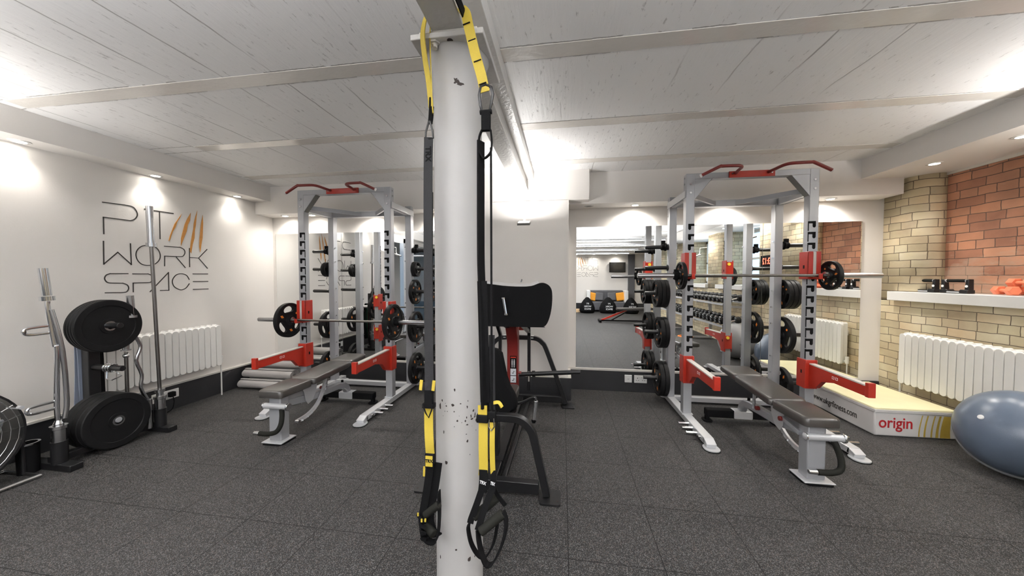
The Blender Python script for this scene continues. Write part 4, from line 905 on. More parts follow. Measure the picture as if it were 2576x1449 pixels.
def hexbell(label, c, col_, grp, s_=1.0, rz=0.0, cat='dumbbell', hm=None):
    t = thing('dumbbell', label, cat, c, grp)
    m = Matrix.Rotation(rz, 4, 'Z')
    def tr(mb_): mb_.v = [tuple(m @ Vector(v) + Vector(c)) for v in mb_.v]; return mb_
    for q in (-1, 1):
        h = MB().lathe([(0, q * 0.045), (0.034, q * 0.045), (0.042, q * 0.055), (0.042, q * 0.10), (0.034, q * 0.11), (0, q * 0.11)], axis='x', n=6)
        h.v = [(x * s_, y * s_, z * s_) for x, y, z in h.v]; tr(h).build('head', col_, t, smooth=0)
    h = MB().cyl((-0.05 * s_, 0, 0), (0.05 * s_, 0, 0), 0.016 * s_, 12); tr(h).build('handle', hm or col_, t)
    return t
hexbell('coral dumbbell lying on the ledge, lower one of the pile', (3.46, 3.20, 1.226 + 0.037), 'coral', 'coral dumbbells on the ledge', 0.9, 1.2)
hexbell('coral dumbbell lying on the ledge behind the others', (3.53, 3.12, 1.226 + 0.037), 'coral', 'coral dumbbells on the ledge', 0.9, 1.45)
hexbell('coral dumbbell resting on top of the coral pile', (3.49, 3.13, 1.226 + 0.037 + 0.062), 'coral', 'coral dumbbells on the ledge', 0.9, 1.25)

# ---------------------------------------------------------------- rolled mats in the left corner
def rollmat(label, y, z, x0, x1, r):
    t = thing('rolled_mat', label, 'rolled mat', ((x0 + x1) / 2, y, z), 'grey rolled mats stacked in the corner')
    pts = []; turns = 3.2; n = 60
    for i in range(n + 1):
        a = 2 * PI * turns * i / n; rr = r * (0.25 + 0.75 * i / n); pts.append((y + rr * math.cos(a + 0.6) * 1.25, z + rr * math.sin(a + 0.6) * 0.94))
    outer = [Vector((p[0], p[1])) for p in pts]; m = MB(); th = 0.007; vs = []
    for sgn in (1, -1):
        for i, p in enumerate(outer):
            a = outer[max(i - 1, 0)]; b_ = outer[min(i + 1, n)]; d_ = (b_ - a).normalized(); nr = Vector((d_.y, -d_.x)); q = p + nr * th / 2 * sgn
            vs += [(x0, q.x, q.y), (x1, q.x, q.y)]
    fs = []; k2 = 2 * (n + 1)
    for i in range(n): fs += [(2 * i, 2 * i + 1, 2 * i + 3, 2 * i + 2), (k2 + 2 * i, k2 + 2 * i + 2, k2 + 2 * i + 3, k2 + 2 * i + 1), (2 * i, 2 * i + 2, k2 + 2 * i + 2, k2 + 2 * i), (2 * i + 1, k2 + 2 * i + 1, k2 + 2 * i + 3, 2 * i + 3)]
    fs += [(0, k2, k2 + 1, 1), (2 * n, 2 * n + 1, k2 + 2 * n + 1, k2 + 2 * n)]
    m.add(vs, fs).build('roll', 'foamroll', t, smooth=50); return t
rollmat('light grey rolled mat at the bottom front of the corner stack', 3.60, 0.058, -3.94, -3.30, 0.060)
rollmat('light grey rolled mat on the floor behind the front one', 3.77, 0.058, -3.96, -3.32, 0.060)
rollmat('grey rolled mat in the middle of the corner stack', 3.68, 0.165, -3.96, -3.28, 0.060)
rollmat('light grey rolled mat on the floor nearest the mirror', 3.94, 0.058, -3.96, -3.30, 0.060)
rollmat('grey rolled mat on the upper layer nearest the mirror', 3.86, 0.165, -3.95, -3.27, 0.060)
rollmat('light grey rolled mat topmost in the corner stack', 3.785, 0.268, -3.93, -3.26, 0.056)

# ---------------------------------------------------------------- bar stand and bumper plates on the left
t = thing('bar_stand', 'black floor stand with plate horns and bar sockets beside the left wall', 'plate stand', (-3.6, 2.16, 0))
MB().bx(-3.63, -3.57, 1.84, 2.50, 0.035, 0.085).build('floor_beam', 'blackg', t, bevel=0.004)
for y, xx in ((1.86, -3.40), (2.47, -3.42)):
    MB().bx(-3.82, xx, y - 0.035, y + 0.035, 0.0, 0.045).build('cross_foot', 'blackg', t, bevel=0.004)
MB().bx(-3.80, -3.73, 2.125, 2.195, 0.04, 1.06).build('post', 'blackg', t, bevel=0.004)
MB().bx(-3.80, -3.60, 2.13, 2.19, 0.04, 0.09).build('post_foot', 'blackg', t, bevel=0.004)
for z, L in ((0.985, 0.29), (0.645, 0.30), (0.228, 0.245)):
    MB().cyl((-3.75, 2.16, z), (-3.75 + L, 2.16, z), 0.022, 18).build('plate_horn', 'blackg' if z > 0.3 else 'silver', t, bevel=0.003)
for y, nm in ((1.86, 'bar_socket'), (2.47, 'bar_socket')):
    s_ = MB().lathe([(0.0, 0.04), (0.041, 0.04), (0.041, 0.20), (0.03, 0.20), (0.03, 0.06), (0, 0.06)], (-3.55, y, 0), n=20).build(nm, 'blackg', t)
    MB().lathe([(0.027, 0.15), (0.036, 0.20), (0.036, 0.285), (0.043, 0.29), (0.043, 0.312), (0.027, 0.312)], (-3.55, y, 0), n=24).build('grey_sleeve', 'steel', s_)
def bumper(name, r, th):
    t = thing(name, 'x', 'bumper plate')
    MB().lathe([(0.027, -th / 2), (0.06, -th / 2), (0.062, -th / 2 + 0.006), (r * 0.76, -th / 2 + 0.006), (r * 0.78, -th / 2), (r - 0.006, -th / 2), (r, -th / 2 + 0.005), (r, th / 2 - 0.005), (r - 0.006, th / 2), (r * 0.78, th / 2), (r * 0.76, th / 2 - 0.006), (0.062, th / 2 - 0.006), (0.06, th / 2), (0.027, th / 2), (0.027, -th / 2)], axis='x', n=64).build('rubber_disc', 'plate', t, smooth=25)
    MB().lathe([(0.0265, -th / 2 - 0.001), (0.038, -th / 2 - 0.001), (0.038, th / 2 + 0.001), (0.0265, th / 2 + 0.001), (0.0265, -th / 2 - 0.001)], axis='x', n=28).build('steel_hub', 'steel', t)
    return t
BA = bumper('bumper_plate', 0.208, 0.0225); BB = bumper('bumper_plate', 0.215, 0.046)
for i in range(4):
    place(BA, (-3.643 + i * 0.025, 2.16, 0.981), label='thin black bumper plate on the upper horn, %s' % ('closest to the wall', 'second from the wall', 'third from the wall', 'outermost, face to the room')[i], group='bumper plates on the upper horn')
for i in range(4):
    place(BB, (-3.675 + i * 0.0485, 2.16, 0.2235), label='thick black bumper plate on the bottom horn, %s' % ('closest to the wall', 'second from the wall', 'third from the wall', 'outermost, with pale hub')[i], group='bumper plates on the bottom horn')
# clamps on the middle horn
for i, x in enumerate((-3.60, -3.575, -3.55)):
    c = MB().tube([(x + 0.002 * math.sin(a), 2.16 + 0.031 * math.cos(a), 0.645 + 0.031 * math.sin(a)) for a in [2 * PI * q / 20 for q in range(20)]], 0.006, 8, closed=True)
    if i == 1: c.tube([(x, 2.16 - 0.02, 0.62), (x + 0.01, 2.13, 0.565), (x + 0.06, 2.13, 0.555), (x + 0.06, 2.19, 0.575), (x, 2.185, 0.62)], 0.005, 8)
    o = c.build('spring_clamp', 'chrome'); tag(o, ('chrome spring clamp on the middle horn, closest to the wall', 'chrome spring clamp with its wire handle hanging down', 'chrome spring clamp on the middle horn, outermost of three')[i], 'clamp', 'spring clamps on the middle horn')
# straight bar
def rod(name, label, cat, loc, parts):
    t = thing(name, label, cat, loc)
    for nm, mt, mb_ in parts: mb_.build(nm, mt, t)
    return t
bx_, by_ = -3.55, 2.47
rod('barbell', 'long straight barbell standing upright in the stand, silver sleeve on top', 'barbell', (bx_, by_, 0.07), [
    ('shaft', 'bar', MB().tube([(bx_, by_, 0.36), (bx_ , by_ - 0.03, 1.66)], 0.0135, 14)),
    ('sleeve', 'steel', MB().cyl((bx_, by_ - 0.03, 1.665), (bx_ + 0.002, by_ - 0.037, 1.985), 0.024, 20)),
    ('collar', 'steel', MB().cyl((bx_, by_ - 0.029, 1.635), (bx_, by_ - 0.03, 1.668), 0.035, 20)),
    ('lower_sleeve', 'steel', MB().cyl((bx_, by_, 0.07), (bx_, by_, 0.35), 0.0238, 20)),
    ('lower_collar', 'steel', MB().cyl((bx_, by_, 0.345), (bx_, by_, 0.372), 0.035, 20))])
# multi grip bar: two side tubes with looped handles
bx_, by_ = -3.55, 1.86
f = MB()
f.tube(smoothpath([(bx_, by_, 0.33), (bx_ + 0.005, by_ - 0.008, 0.45), (bx_ + 0.02, by_ - 0.005, 0.85), (bx_ + 0.01, by_ - 0.012, 0.90), (bx_, by_ - 0.03, 1.15), (bx_, by_ - 0.03, 1.2)], 4), 0.014, 12)
f2 = MB().tube(smoothpath([(bx_ + 0.03, by_ + 0.015, 0.36), (bx_ + 0.03, by_ + 0.028, 0.5), (bx_ + 0.03, by_ + 0.015, 0.85), (bx_ + 0.01, by_ - 0.02, 1.14)], 4), 0.014, 12)
hs = []
for z in (1.0, 0.46):
    hs.append(('looped_handle', 'chrome', MB().tube(smoothpath([(bx_, by_ - 0.01, z + 0.03), (bx_ - 0.01, by_ - 0.115, z + 0.022), (bx_ - 0.01, by_ - 0.135, z), (bx_ - 0.01, by_ - 0.115, z - 0.022), (bx_, by_ - 0.01, z - 0.02)], 4), 0.011, 10)))
rod('multi_grip_bar', 'bent chrome multi grip bar with looped handles standing nearest the camera', 'barbell', (bx_, by_, 0.07), [
    ('side_tube', 'chrome', f), ('side_tube', 'steel', f2), ('sleeve', 'chrome', MB().cyl((bx_, by_ - 0.03, 1.24), (bx_, by_ - 0.045, 1.43), 0.024, 20)),
    ('collar', 'chrome', MB().cyl((bx_, by_ - 0.029, 1.205), (bx_, by_ - 0.031, 1.235), 0.036, 20)),
    ('lower_sleeve', 'chrome', MB().cyl((bx_, by_, 0.07), (bx_, by_, 0.33), 0.0235, 20)), ('lower_collar', 'chrome', MB().cyl((bx_, by_, 0.325), (bx_, by_, 0.35), 0.026, 20, 0.016))] + hs)
# curl bar behind
bx_, by_ = -3.58, 2.31
rod('curl_bar', 'zigzag steel curl bar standing behind the upper bumper plates', 'barbell', (bx_, by_, 0.045), [
    ('shaft', 'steel', MB().tube(smoothpath([(bx_, by_ + 0.09, 0.30), (bx_, by_ + 0.045, 0.42), (bx_, by_ + 0.055, 0.53), (bx_, by_ + 0.02, 0.66), (bx_, by_ + 0.05, 0.76), (bx_, by_ + 0.04, 0.82), (bx_, by_, 0.92), (bx_, by_ + 0.01, 1.03)], 3), 0.0125, 12)),
    ('collar', 'steel', MB().cyl((bx_, by_, 1.03), (bx_, by_, 1.05), 0.034, 18)), ('sleeve', 'steel', MB().cyl((bx_, by_, 1.05), (bx_, by_ - 0.008, 1.215), 0.0235, 18)),
    ('lower_sleeve', 'steel', MB().cyl((bx_, by_ + 0.1, 0.046), (bx_, by_ + 0.095, 0.30), 0.0235, 18))])
bx_, by_ = -3.62, 2.29
rod('tricep_bar', 'short straight steel bar with round ball end behind the bumper plates', 'barbell', (bx_, by_, 0.05), [
    ('shaft', 'bar', MB().cyl((bx_, by_, 0.09), (bx_, by_, 0.74), 0.0125, 12)), ('ball', 'chrome', MB().lathe([(0.022 * math.sin(a), 0.71 - 0.022 * math.cos(a)) for a in [PI * q / 8 for q in range(9)]], (bx_, by_, 0), n=14)),
    ('flange', 'steel', MB().cyl((bx_, by_, 0.755), (bx_, by_, 0.762), 0.032, 16)), ('upper_sleeve', 'steel', MB().cyl((bx_, by_, 0.762), (bx_, by_, 0.86), 0.022, 14))])
# hanging bands
for i, (y, w, m_, lb) in enumerate(((2.125, 0.030, 'bandblue', 'grey blue resistance band hanging at the left under the bumper plates'), (2.165, 0.032, 'bandred', 'dark red resistance band hanging beside the grey blue one'), (2.205, 0.034, 'bandgreen', 'green resistance band hanging under the bumper plates'), (2.245, 0.036, 'black', 'black resistance band hanging nearest the radiator'))):
    o = MB().bar(smoothpath([(-3.84, y, 0.83), (-3.85, y + 0.004, 0.6), (-3.85, y - 0.006, 0.32), (-3.84, y, 0.20), (-3.815, y, 0.19), (-3.812, y + 0.004, 0.4), (-3.815, y, 0.83), (-3.8275, y, 0.845), (-3.84, y, 0.832)], 4), w, 0.006, side=(0, 1, 0)).build('resistance_band', m_)
    tag(o, lb, 'resistance band', 'resistance bands hanging on the stand')
tag(MB().tube([(-3.80, 2.10, 0.835), (-3.81, 2.275, 0.835)], 0.006, 8).build('band_rail', 'blackg'), 'thin black rail behind the bumper plates carrying the bands', 'rail')
# small floor things at the left edge
c = thing('storage_cup', 'black cylindrical cup with a pale rim standing on the floor left of the stand', 'container', (-3.66, 1.73, 0))
MB().lathe([(0, 0.0), (0.05, 0.0), (0.052, 0.20), (0.044, 0.20), (0.042, 0.01), (0, 0.01)], (-3.70, 1.79, 0), n=24).build('body', 'black', c)
MB().lathe([(0.044, 0.2), (0.056, 0.2), (0.056, 0.21), (0.044, 0.21), (0.044, 0.2)], (-3.70, 1.79, 0), n=24).build('rim', 'steel', c)
# floor fan
fy, fz, fr = 1.40, 0.335, 0.32; fx = -3.68
t = thing('drum_fan', 'black drum floor fan with wire guard cut off by the left edge', 'fan', (fx, fy, 0))
MB().lathe([(fr, -0.10), (fr + 0.012, -0.10), (fr + 0.012, 0.10), (fr, 0.10), (fr, -0.10)], (fx, fy, fz + 0.03), 'x', 48).build('drum', 'blackg', t)
g = MB()
for q in range(8): g.tube([(fx + 0.10 + 0.02 * math.cos(q / 8 * PI / 2), fy + fr * (q + 1) / 8.5 * math.cos(a), fz + 0.03 + fr * (q + 1) / 8.5 * math.sin(a)) for a in [2 * PI * i / 28 for i in range(28)]], 0.002, 5, closed=True)
for q in range(24): a = 2 * PI * q / 24; g.cyl((fx + 0.12, fy + 0.04 * math.cos(a), fz + 0.03 + 0.04 * math.sin(a)), (fx + 0.10, fy + fr * math.cos(a), fz + 0.03 + fr * math.sin(a)), 0.002, 5)
g.build('wire_guard', 'steel', t)
bl = MB()
for q in range(3): bl.bx(-0.01, 0.01, 0.03, 0.27, -0.07, 0.07, Matrix.Translation((fx, fy, fz + 0.03)) @ Matrix.Rotation(2 * PI * q / 3, 4, 'X') @ Matrix.Rotation(0.5, 4, 'Y'))
bl.build('blades', 'silver', t, bevel=0.004); MB().cyl((fx - 0.09, fy, fz + 0.03), (fx + 0.02, fy, fz + 0.03), 0.06, 20).build('motor', 'black', t)
MB().tube(smoothpath([(fx, fy - fr - 0.05, 0.012), (fx, fy - fr - 0.04, 0.35), (fx, fy - fr - 0.014, 0.37)], 4), 0.012, 10).build('stand_tube', 'blackg', t)
MB().tube(smoothpath([(fx, fy + fr + 0.014, 0.37), (fx, fy + fr + 0.035, 0.35), (fx + 0.02, fy + fr + 0.03, 0.014)], 4), 0.012, 10).build('stand_tube', 'blackg', t)
MB().tube([(fx - 0.16, fy + fr + 0.03, 0.014), (fx + 0.16, fy + fr + 0.03, 0.014), (fx + 0.16, fy - fr - 0.05, 0.014), (fx - 0.16, fy - fr - 0.05, 0.014)], 0.013, 10, closed=True).build('floor_frame', 'steel', t)
MB().cyl((fx + 0.015, fy + fr - 0.02, 0.37 + 0.13), (fx + 0.13, fy + fr - 0.02, 0.37 + 0.13), 0.012, 12).build('side_knob', 'silverl', t)

# ---------------------------------------------------------------- seated leg machine behind the column
MX = -0.47
t = thing('leg_press', 'black seated leg press with dark red centre post behind the column', 'leg press', (MX, 2.8, 0))
def mirx(pts): return [(2 * MX - p[0], p[1], p[2]) for p in pts]
right = [(-0.092, 2.05, 0.02), (-0.132, 2.05, 0.20), (-0.170, 2.05, 0.36), (-0.19, 2.05, 0.42), (-0.225, 2.05, 0.462), (-0.275, 2.05, 0.487), (-0.33, 2.05, 0.49), (MX, 2.05, 0.49)]
MB().bar(smoothpath(right + mirx(right)[::-1][1:], 3), 0.05, 0.045, side=(0, 1, 0)).build('front_arch', 'blackg', t, bevel=0.004)
MB().bx(-0.80, -0.14, 2.02, 2.075, 0.03, 0.10).build('front_crossbar', 'blackg', t, bevel=0.004)
back = [(0.04, 3.6, 0.02), (-0.08, 3.6, 0.36), (-0.175, 3.6, 0.61), (-0.21, 3.6, 0.665), (-0.26, 3.6, 0.705), (-0.33, 3.6, 0.718), (MX, 3.6, 0.72)]
MB().bar(smoothpath(back + mirx(back)[::-1][1:], 3), 0.05, 0.045, side=(0, 1, 0)).build('rear_arch', 'blackg', t, bevel=0.004)
MB().bx(-0.96, 0.0, 3.575, 3.625, 0.03, 0.10).build('rear_crossbar', 'blackg', t, bevel=0.004)
for sx in (-1, 1):
    for x, y in ((MX + sx * 0.40, 2.05), (MX + sx * 0.535, 3.58)):
        fp = MB().prism(rrect(x - 0.065, x + 0.065, y - 0.075, y + 0.07, 0.02), 'xy', 0.0, 0.012).build('foot_plate', 'blackg', t)
        MB().cyl((x + sx * 0.045, y - 0.04, 0.012), (x + sx * 0.045, y - 0.04, 0.0135), 0.006, 10).build('bolt_hole', 'chip', fp)
    MB().cyl((MX + sx * 0.135, 3.6, 0.72), (MX + sx * 0.165, 3.6, 0.72), 0.026, 16).build('white_bush', 'socket', t, bevel=0.003)
    MB().bar([(MX + sx * 0.145, 3.30, 0.25), (MX + sx * 0.145, 3.30, 0.80), (MX + sx * 0.16, 3.1, 1.0)], 0.03, 0.04).build('upright_link', 'blackg', t, bevel=0.003)
    hn = MB().cyl((MX + sx * 0.06, 3.2, 0.43), (MX + sx * 0.64, 3.2, 0.478), 0.021, 16).build('plate_horn', 'blackg', t, bevel=0.003)
    MB().cyl((MX + sx * 0.185, 3.2, 0.441), (MX + sx * 0.215, 3.2, 0.443), 0.03, 16).build('horn_stop', 'blackg', hn, bevel=0.003)
MB().bar([(MX + 0.02, 2.05, 0.05), (MX + 0.02, 3.6, 0.05)], 0.07, 0.06).build('floor_rail', 'blackg', t, bevel=0.004)
MB().bar([(MX + 0.09, 2.08, 0.03), (MX + 0.115, 3.58, 0.03)], 0.03, 0.03).build('floor_rail', 'blackg', t, bevel=0.004)
MB().prism([(3.26, 0.22), (3.15, 0.30), (3.15, 0.72), (3.12, 0.80), (3.0, 0.96), (3.10, 1.0), (3.26, 0.84), (3.27, 0.72)], 'yz', MX - 0.052, MX + 0.052).build('centre_post', 'darkred', t, bevel=0.008)
MB().bar([(MX + 0.05, 3.24, 0.88), (MX + 0.14, 3.26, 0.88)], 0.04, 0.05).build('red_bracket', 'red', t, bevel=0.004)
st = MB().bx(MX - 0.022, MX + 0.040, 3.147, 3.1492, 0.36, 0.62).build('black_label', 'black', t)
for z0, z1 in ((0.365, 0.428), (0.435, 0.498)):
    lb = MB().bx(MX - 0.018, MX + 0.036, 3.1458, 3.1469, z0, z1).build('pictogram', 'stickw', st)
    q = MB(); q.bx(MX - 0.004, MX + 0.014, 3.1452, 3.1457, z0 + 0.018, z0 + 0.024); q.bx(MX + 0.01, MX + 0.014, 3.1452, 3.1457, z0 + 0.02, z0 + 0.042); q.bx(MX + 0.014, MX + 0.026, 3.1452, 3.1457, z0 + 0.034, z0 + 0.038); q.build('seated_figure', 'signink', lb)
q = MB()
for x in (MX - 0.002, MX + 0.018):
    q.bx(x - 0.005, x + 0.005, 3.1462, 3.1469, 0.535, 0.575); q.lathe([(0, 0), (0.005, 0), (0.005, 0.0006), (0, 0.0006)], (x, 3.1462, 0.583), 'y', 10); q.bx(x - 0.004, x - 0.001, 3.1462, 3.1469, 0.51, 0.54); q.bx(x + 0.001, x + 0.004, 3.1462, 3.1469, 0.51, 0.54)
q.build('body_figures', 'lwhite', st)
MB().bx(MX - 0.016, MX + 0.034, 3.1462, 3.1469, 0.60, 0.612).build('red_caption', 'red', st)
sk = MB(); sk.bx(MX + 0.138, MX + 0.152, 3.2785, 3.2799, 0.34, 0.44); sk.build('small_label', 'capping', t)
MB().lathe([(0, 0), (0.013, 0), (0.013, 0.03), (0, 0.03)], (MX + 0.052, 3.19, 0.452), 'x', 6).build('red_hex_knob', 'darkred', t)
# big curved shield in front of the seat
out = [(MX - 0.385, 1.24), (MX - 0.375, 1.29), (MX - 0.34, 1.312), (MX - 0.2, 1.318), (MX - 0.1, 1.31), (MX, 1.298), (MX + 0.12, 1.293), (MX + 0.22, 1.298), (MX + 0.29, 1.322), (MX + 0.335, 1.318), (MX + 0.372, 1.29), (MX + 0.388, 1.24), (MX + 0.386, 1.14), (MX + 0.37, 1.05), (MX + 0.345, 0.99), (MX + 0.315, 0.968), (MX + 0.28, 0.964), (MX - 0.28, 0.966), (MX - 0.33, 0.985), (MX - 0.365, 1.05)]
out2 = [(p.x, p.y) for p in smoothpath([(x, z, 0) for x, z in out + out[:1]], 4)][:-1]
sh = MB().prism(out2, 'xz', 2.70, 2.74).build('leg_shield', 'black', t, bevel=0.012, segs=3)
tp = [(MX - 0.30, 1.315), (MX - 0.1, 1.308), (MX, 1.296), (MX + 0.12, 1.291), (MX + 0.22, 1.296), (MX + 0.285, 1.318)]
vs = [(x, 2.705, z) for x, z in tp] + [(x * 0.9 + MX * 0.1, 2.92, z + 0.02) for x, z in tp]
n = len(tp); m = MB().add(vs + [(x, y, z - 0.012) for x, y, z in vs], [(i, i + 1, n + i + 1, n + i) for i in range(n - 1)] + [(2 * n + i, 3 * n + i, 3 * n + i + 1, 2 * n + i + 1) for i in range(n - 1)] + [(i, 2 * n + i, 2 * n + i + 1, i + 1) for i in range(n - 1)] + [(n + i, n + i + 1, 3 * n + i + 1, 3 * n + i) for i in range(n - 1)])
m.build('shield_top', 'silverl', sh)  # pale coat stands for light reflected off the black top
MB().cyl((MX + 0.12, 2.86, 1.325), (MX + 0.125, 2.86, 1.352), 0.006, 8).build('top_pin', 'chrome', sh)
g = MB().cyl((MX + 0.002, 2.655, 1.196), (MX + 0.022, 2.655, 1.075), 0.0125, 16).build('knurled_handle', 'chrome', sh)
for z, x in ((1.19, MX + 0.003), (1.08, MX + 0.021)): MB().cyl((x, 2.655, z), (x, 2.70, z), 0.008, 10).build('handle_stem', 'steel', g)
for z, x in ((1.200, MX + 0.001), (1.071, MX + 0.023)): MB().lathe([(0, -0.006), (0.016, -0.006), (0.016, 0.006), (0, 0.006)], (x, 2.655, z), n=16).build('end_cap', 'chrome', g)
MB().bar([(MX - 0.12, 2.74, 1.0), (MX - 0.05, 2.95, 0.96), (MX - 0.02, 3.1, 0.9)], 0.04, 0.04).build('shield_arm', 'blackg', t); MB().bar([(MX + 0.12, 2.74, 1.0), (MX + 0.13, 3.0, 0.92), (MX + 0.145, 3.25, 0.84)], 0.03, 0.03).build('shield_arm', 'blackg', t)
# seat seen from behind
def padloft(secs, y_of, th, name):
    """secs: (z, x0, x1); closed cushion with rounded sides"""
    m = MB(); N = 16; vs = []; fs = []
    for z, xa, xb in secs:
        for x, y in rrect(xa, xb, 0, th, th * 0.45, 3): vs.append((x, y_of(z) + y, z))
    N = len(rrect(0, 1, 0, th, th * 0.45, 3))
    for i in range(len(secs) - 1):
        for k_ in range(N): l = (k_ + 1) % N; fs.append((i * N + k_, i * N + l, (i + 1) * N + l, (i + 1) * N + k_))
    fs += [tuple(range(N)), tuple(range((len(secs) - 1) * N, len(secs) * N))]
    return m.add(vs, fs).build(name, 'black', t, smooth=60)
SX = -0.53
padloft([(0.872, SX - 0.06, SX + 0.06), (0.866, SX - 0.10, SX + 0.09), (0.84, SX - 0.125, SX + 0.12), (0.76, SX - 0.135, SX + 0.135), (0.68, SX - 0.15, SX + 0.15), (0.60, SX - 0.17, SX + 0.175), (0.55, SX - 0.19, SX + 0.205), (0.50, SX - 0.2, SX + 0.222), (0.45, SX - 0.2, SX + 0.218), (0.42, SX - 0.19, SX + 0.19)], lambda z: 2.30 - 0.10 * (z - 0.45), 0.07, 'backrest')
MB().prism(rrect(SX - 0.2, SX + 0.18, 2.36, 2.78, 0.05), 'xy', 0.40, 0.47).build('seat', 'vinyl', t, bevel=0.01, segs=3)
MB().bx(MX - 0.05, MX + 0.02, 2.33, 2.41, 0.07, 0.41).build('seat_post', 'blackg', t, bevel=0.004)
MB().bx(MX - 0.09, MX + 0.06, 2.28, 2.46, 0.07, 0.085).build('post_base', 'blackg', t)
MB().lathe([(0, 0.375), (0.11, 0.375), (0.12, 0.385), (0.12, 0.40), (0, 0.40)], (MX + 0.02, 2.42, 0), n=28).build('seat_disc', 'black', t)
hp = smoothpath([(SX + 0.19, 2.36, 0.455), (SX + 0.26, 2.34, 0.485), (SX + 0.32, 2.32, 0.522), (SX + 0.345, 2.31, 0.53), (SX + 0.352, 2.305, 0.515)], 4)
h = MB().tube(hp, 0.010, 10).build('side_handle', 'blackg', t)
MB().cyl((SX + 0.352, 2.304, 0.512), (SX + 0.338, 2.30, 0.375), 0.0155, 16).build('chrome_grip', 'chrome', h, bevel=0.003)
MB().lathe([(0, 0.355), (0.012, 0.358), (0.0165, 0.37), (0.0165, 0.382), (0, 0.382)], (SX + 0.337, 2.30, 0), n=14).build('black_cap', 'black', h)

# ---------------------------------------------------------------- suspension trainers hanging from the beam
def loopstrap(pts, w, th, side): return MB().bar(smoothpath(pts, 5), w, th, side)
t = thing('suspension_trainer', 'suspension trainer hanging left of the column, broad charcoal strap and bundled handles', 'suspension trainer', (-0.53, 1.27, 0.3))
Y0 = 1.262
MB().bar(smoothpath([(-0.505, Y0 + 0.01, 2.40), (-0.522, Y0 - 0.004, 2.37), (-0.535, Y0 - 0.01, 2.30), (-0.532, Y0, 2.22), (-0.520, Y0 + 0.01, 2.12), (-0.512, Y0 + 0.01, 2.03)], 5), 0.026, 0.004, side=(1, -0.6, 0)).build('anchor_strap', 'yellow', t)
MB().bar(smoothpath([(-0.505, Y0 + 0.012, 2.40), (-0.518, Y0 + 0.02, 2.32), (-0.516, Y0 + 0.02, 2.2), (-0.508, Y0 + 0.012, 2.05), (-0.504, Y0 + 0.01, 2.0)], 5), 0.026, 0.004, side=(0.4, -0.9, 0)).build('anchor_strap', 'yellow', t)
lp = MB()
lp.tube([(-0.513, Y0 + 0.01, 2.065), (-0.516, Y0 + 0.01, 2.0), (-0.519, Y0 + 0.01, 1.965)], 0.006, 8); lp.tube([(-0.505, Y0 + 0.01, 2.03), (-0.508, Y0 + 0.01, 1.99), (-0.512, Y0 + 0.01, 1.965)], 0.006, 8)
lp.build('webbing_loop', 'webbing', t)
car = MB().tube([(-0.517, Y0, 1.97), (-0.529, Y0, 1.93), (-0.531, Y0, 1.905), (-0.515, Y0, 1.902), (-0.500, Y0, 1.905), (-0.502, Y0, 1.93), (-0.512, Y0, 1.97)], 0.004, 8, closed=True).build('carabiner', 'blackg', t)
ms = MB().bar(smoothpath([(-0.518, Y0, 1.908), (-0.521, Y0, 1.80), (-0.523, Y0, 1.6), (-0.523, Y0 - 0.002, 1.42), (-0.523, Y0, 1.2), (-0.523, Y0, 1.05), (-0.523, Y0, 0.91)], 4), 0.034, 0.006, side=(1, 0.12, 0)).build('main_strap', 'greyweb', t)
text('lettering', 'TRX', 'black', 0.030, (-0.520, Y0 - 0.0036, 1.872), axes((0, 0, -1), (1, 0, 0)), ms, bold=0.001, align='LEFT')
MB().bar(smoothpath([(-0.526, Y0 + 0.015, 1.70), (-0.530, Y0 + 0.015, 1.3), (-0.526, Y0 + 0.012, 0.90)], 4), 0.036, 0.005, side=(1, 0, 0)).build('doubled_strap', 'webbing', t)
for dx in (-0.030, 0.022):
    MB().bar([(-0.523 + dx, Y0 - 0.004, 0.955), (-0.523 + dx - 0.004, Y0 - 0.006, 0.915)], 0.012, 0.004, side=(1, 0, 0)).build('pull_tab', 'yellow', t)
b_ = MB().bx(-0.548, -0.500, Y0 - 0.012, Y0 + 0.012, 0.845, 0.862); b_.tube([(-0.545, Y0 - 0.014, 0.86), (-0.53, Y0 - 0.02, 0.83), (-0.518, Y0 - 0.02, 0.812), (-0.508, Y0 - 0.016, 0.84), (-0.503, Y0 - 0.012, 0.86)], 0.003, 8)
b_.bx(-0.540, -0.508, Y0 - 0.010, Y0 + 0.010, 0.86, 0.915); b_.build('cam_buckle', 'black', t, bevel=0.003)
MB().bar(smoothpath([(-0.526, Y0, 0.85), (-0.526, Y0, 0.76), (-0.522, Y0 - 0.004, 0.70), (-0.521, Y0, 0.66)], 4), 0.036, 0.004, side=(1, 0, 0)).build('adjuster_strap', 'yellow', t)
lb = MB().bx(-0.540, -0.503, Y0 - 0.010, Y0 - 0.004, 0.605, 0.662).build('black_patch', 'black', t, bevel=0.002)
lb2 = MB().bx(-0.536, -0.507, Y0 - 0.0125, Y0 - 0.010, 0.612, 0.654).build('yellow_patch', 'yellow', lb)
text('lettering', 'TRX', 'black', 0.018, (-0.5215, Y0 - 0.013, 0.634), axes((1, 0, 0), (0, 0, 1)), lb2, bold=0.0006, align='CENTER', sx=0.9)
MB().bar([(-0.545, Y0 - 0.002, 0.605), (-0.547, Y0 - 0.002, 0.565)], 0.008, 0.004, side=(1, 0, 0)).build('pull_tab', 'yellow', t)
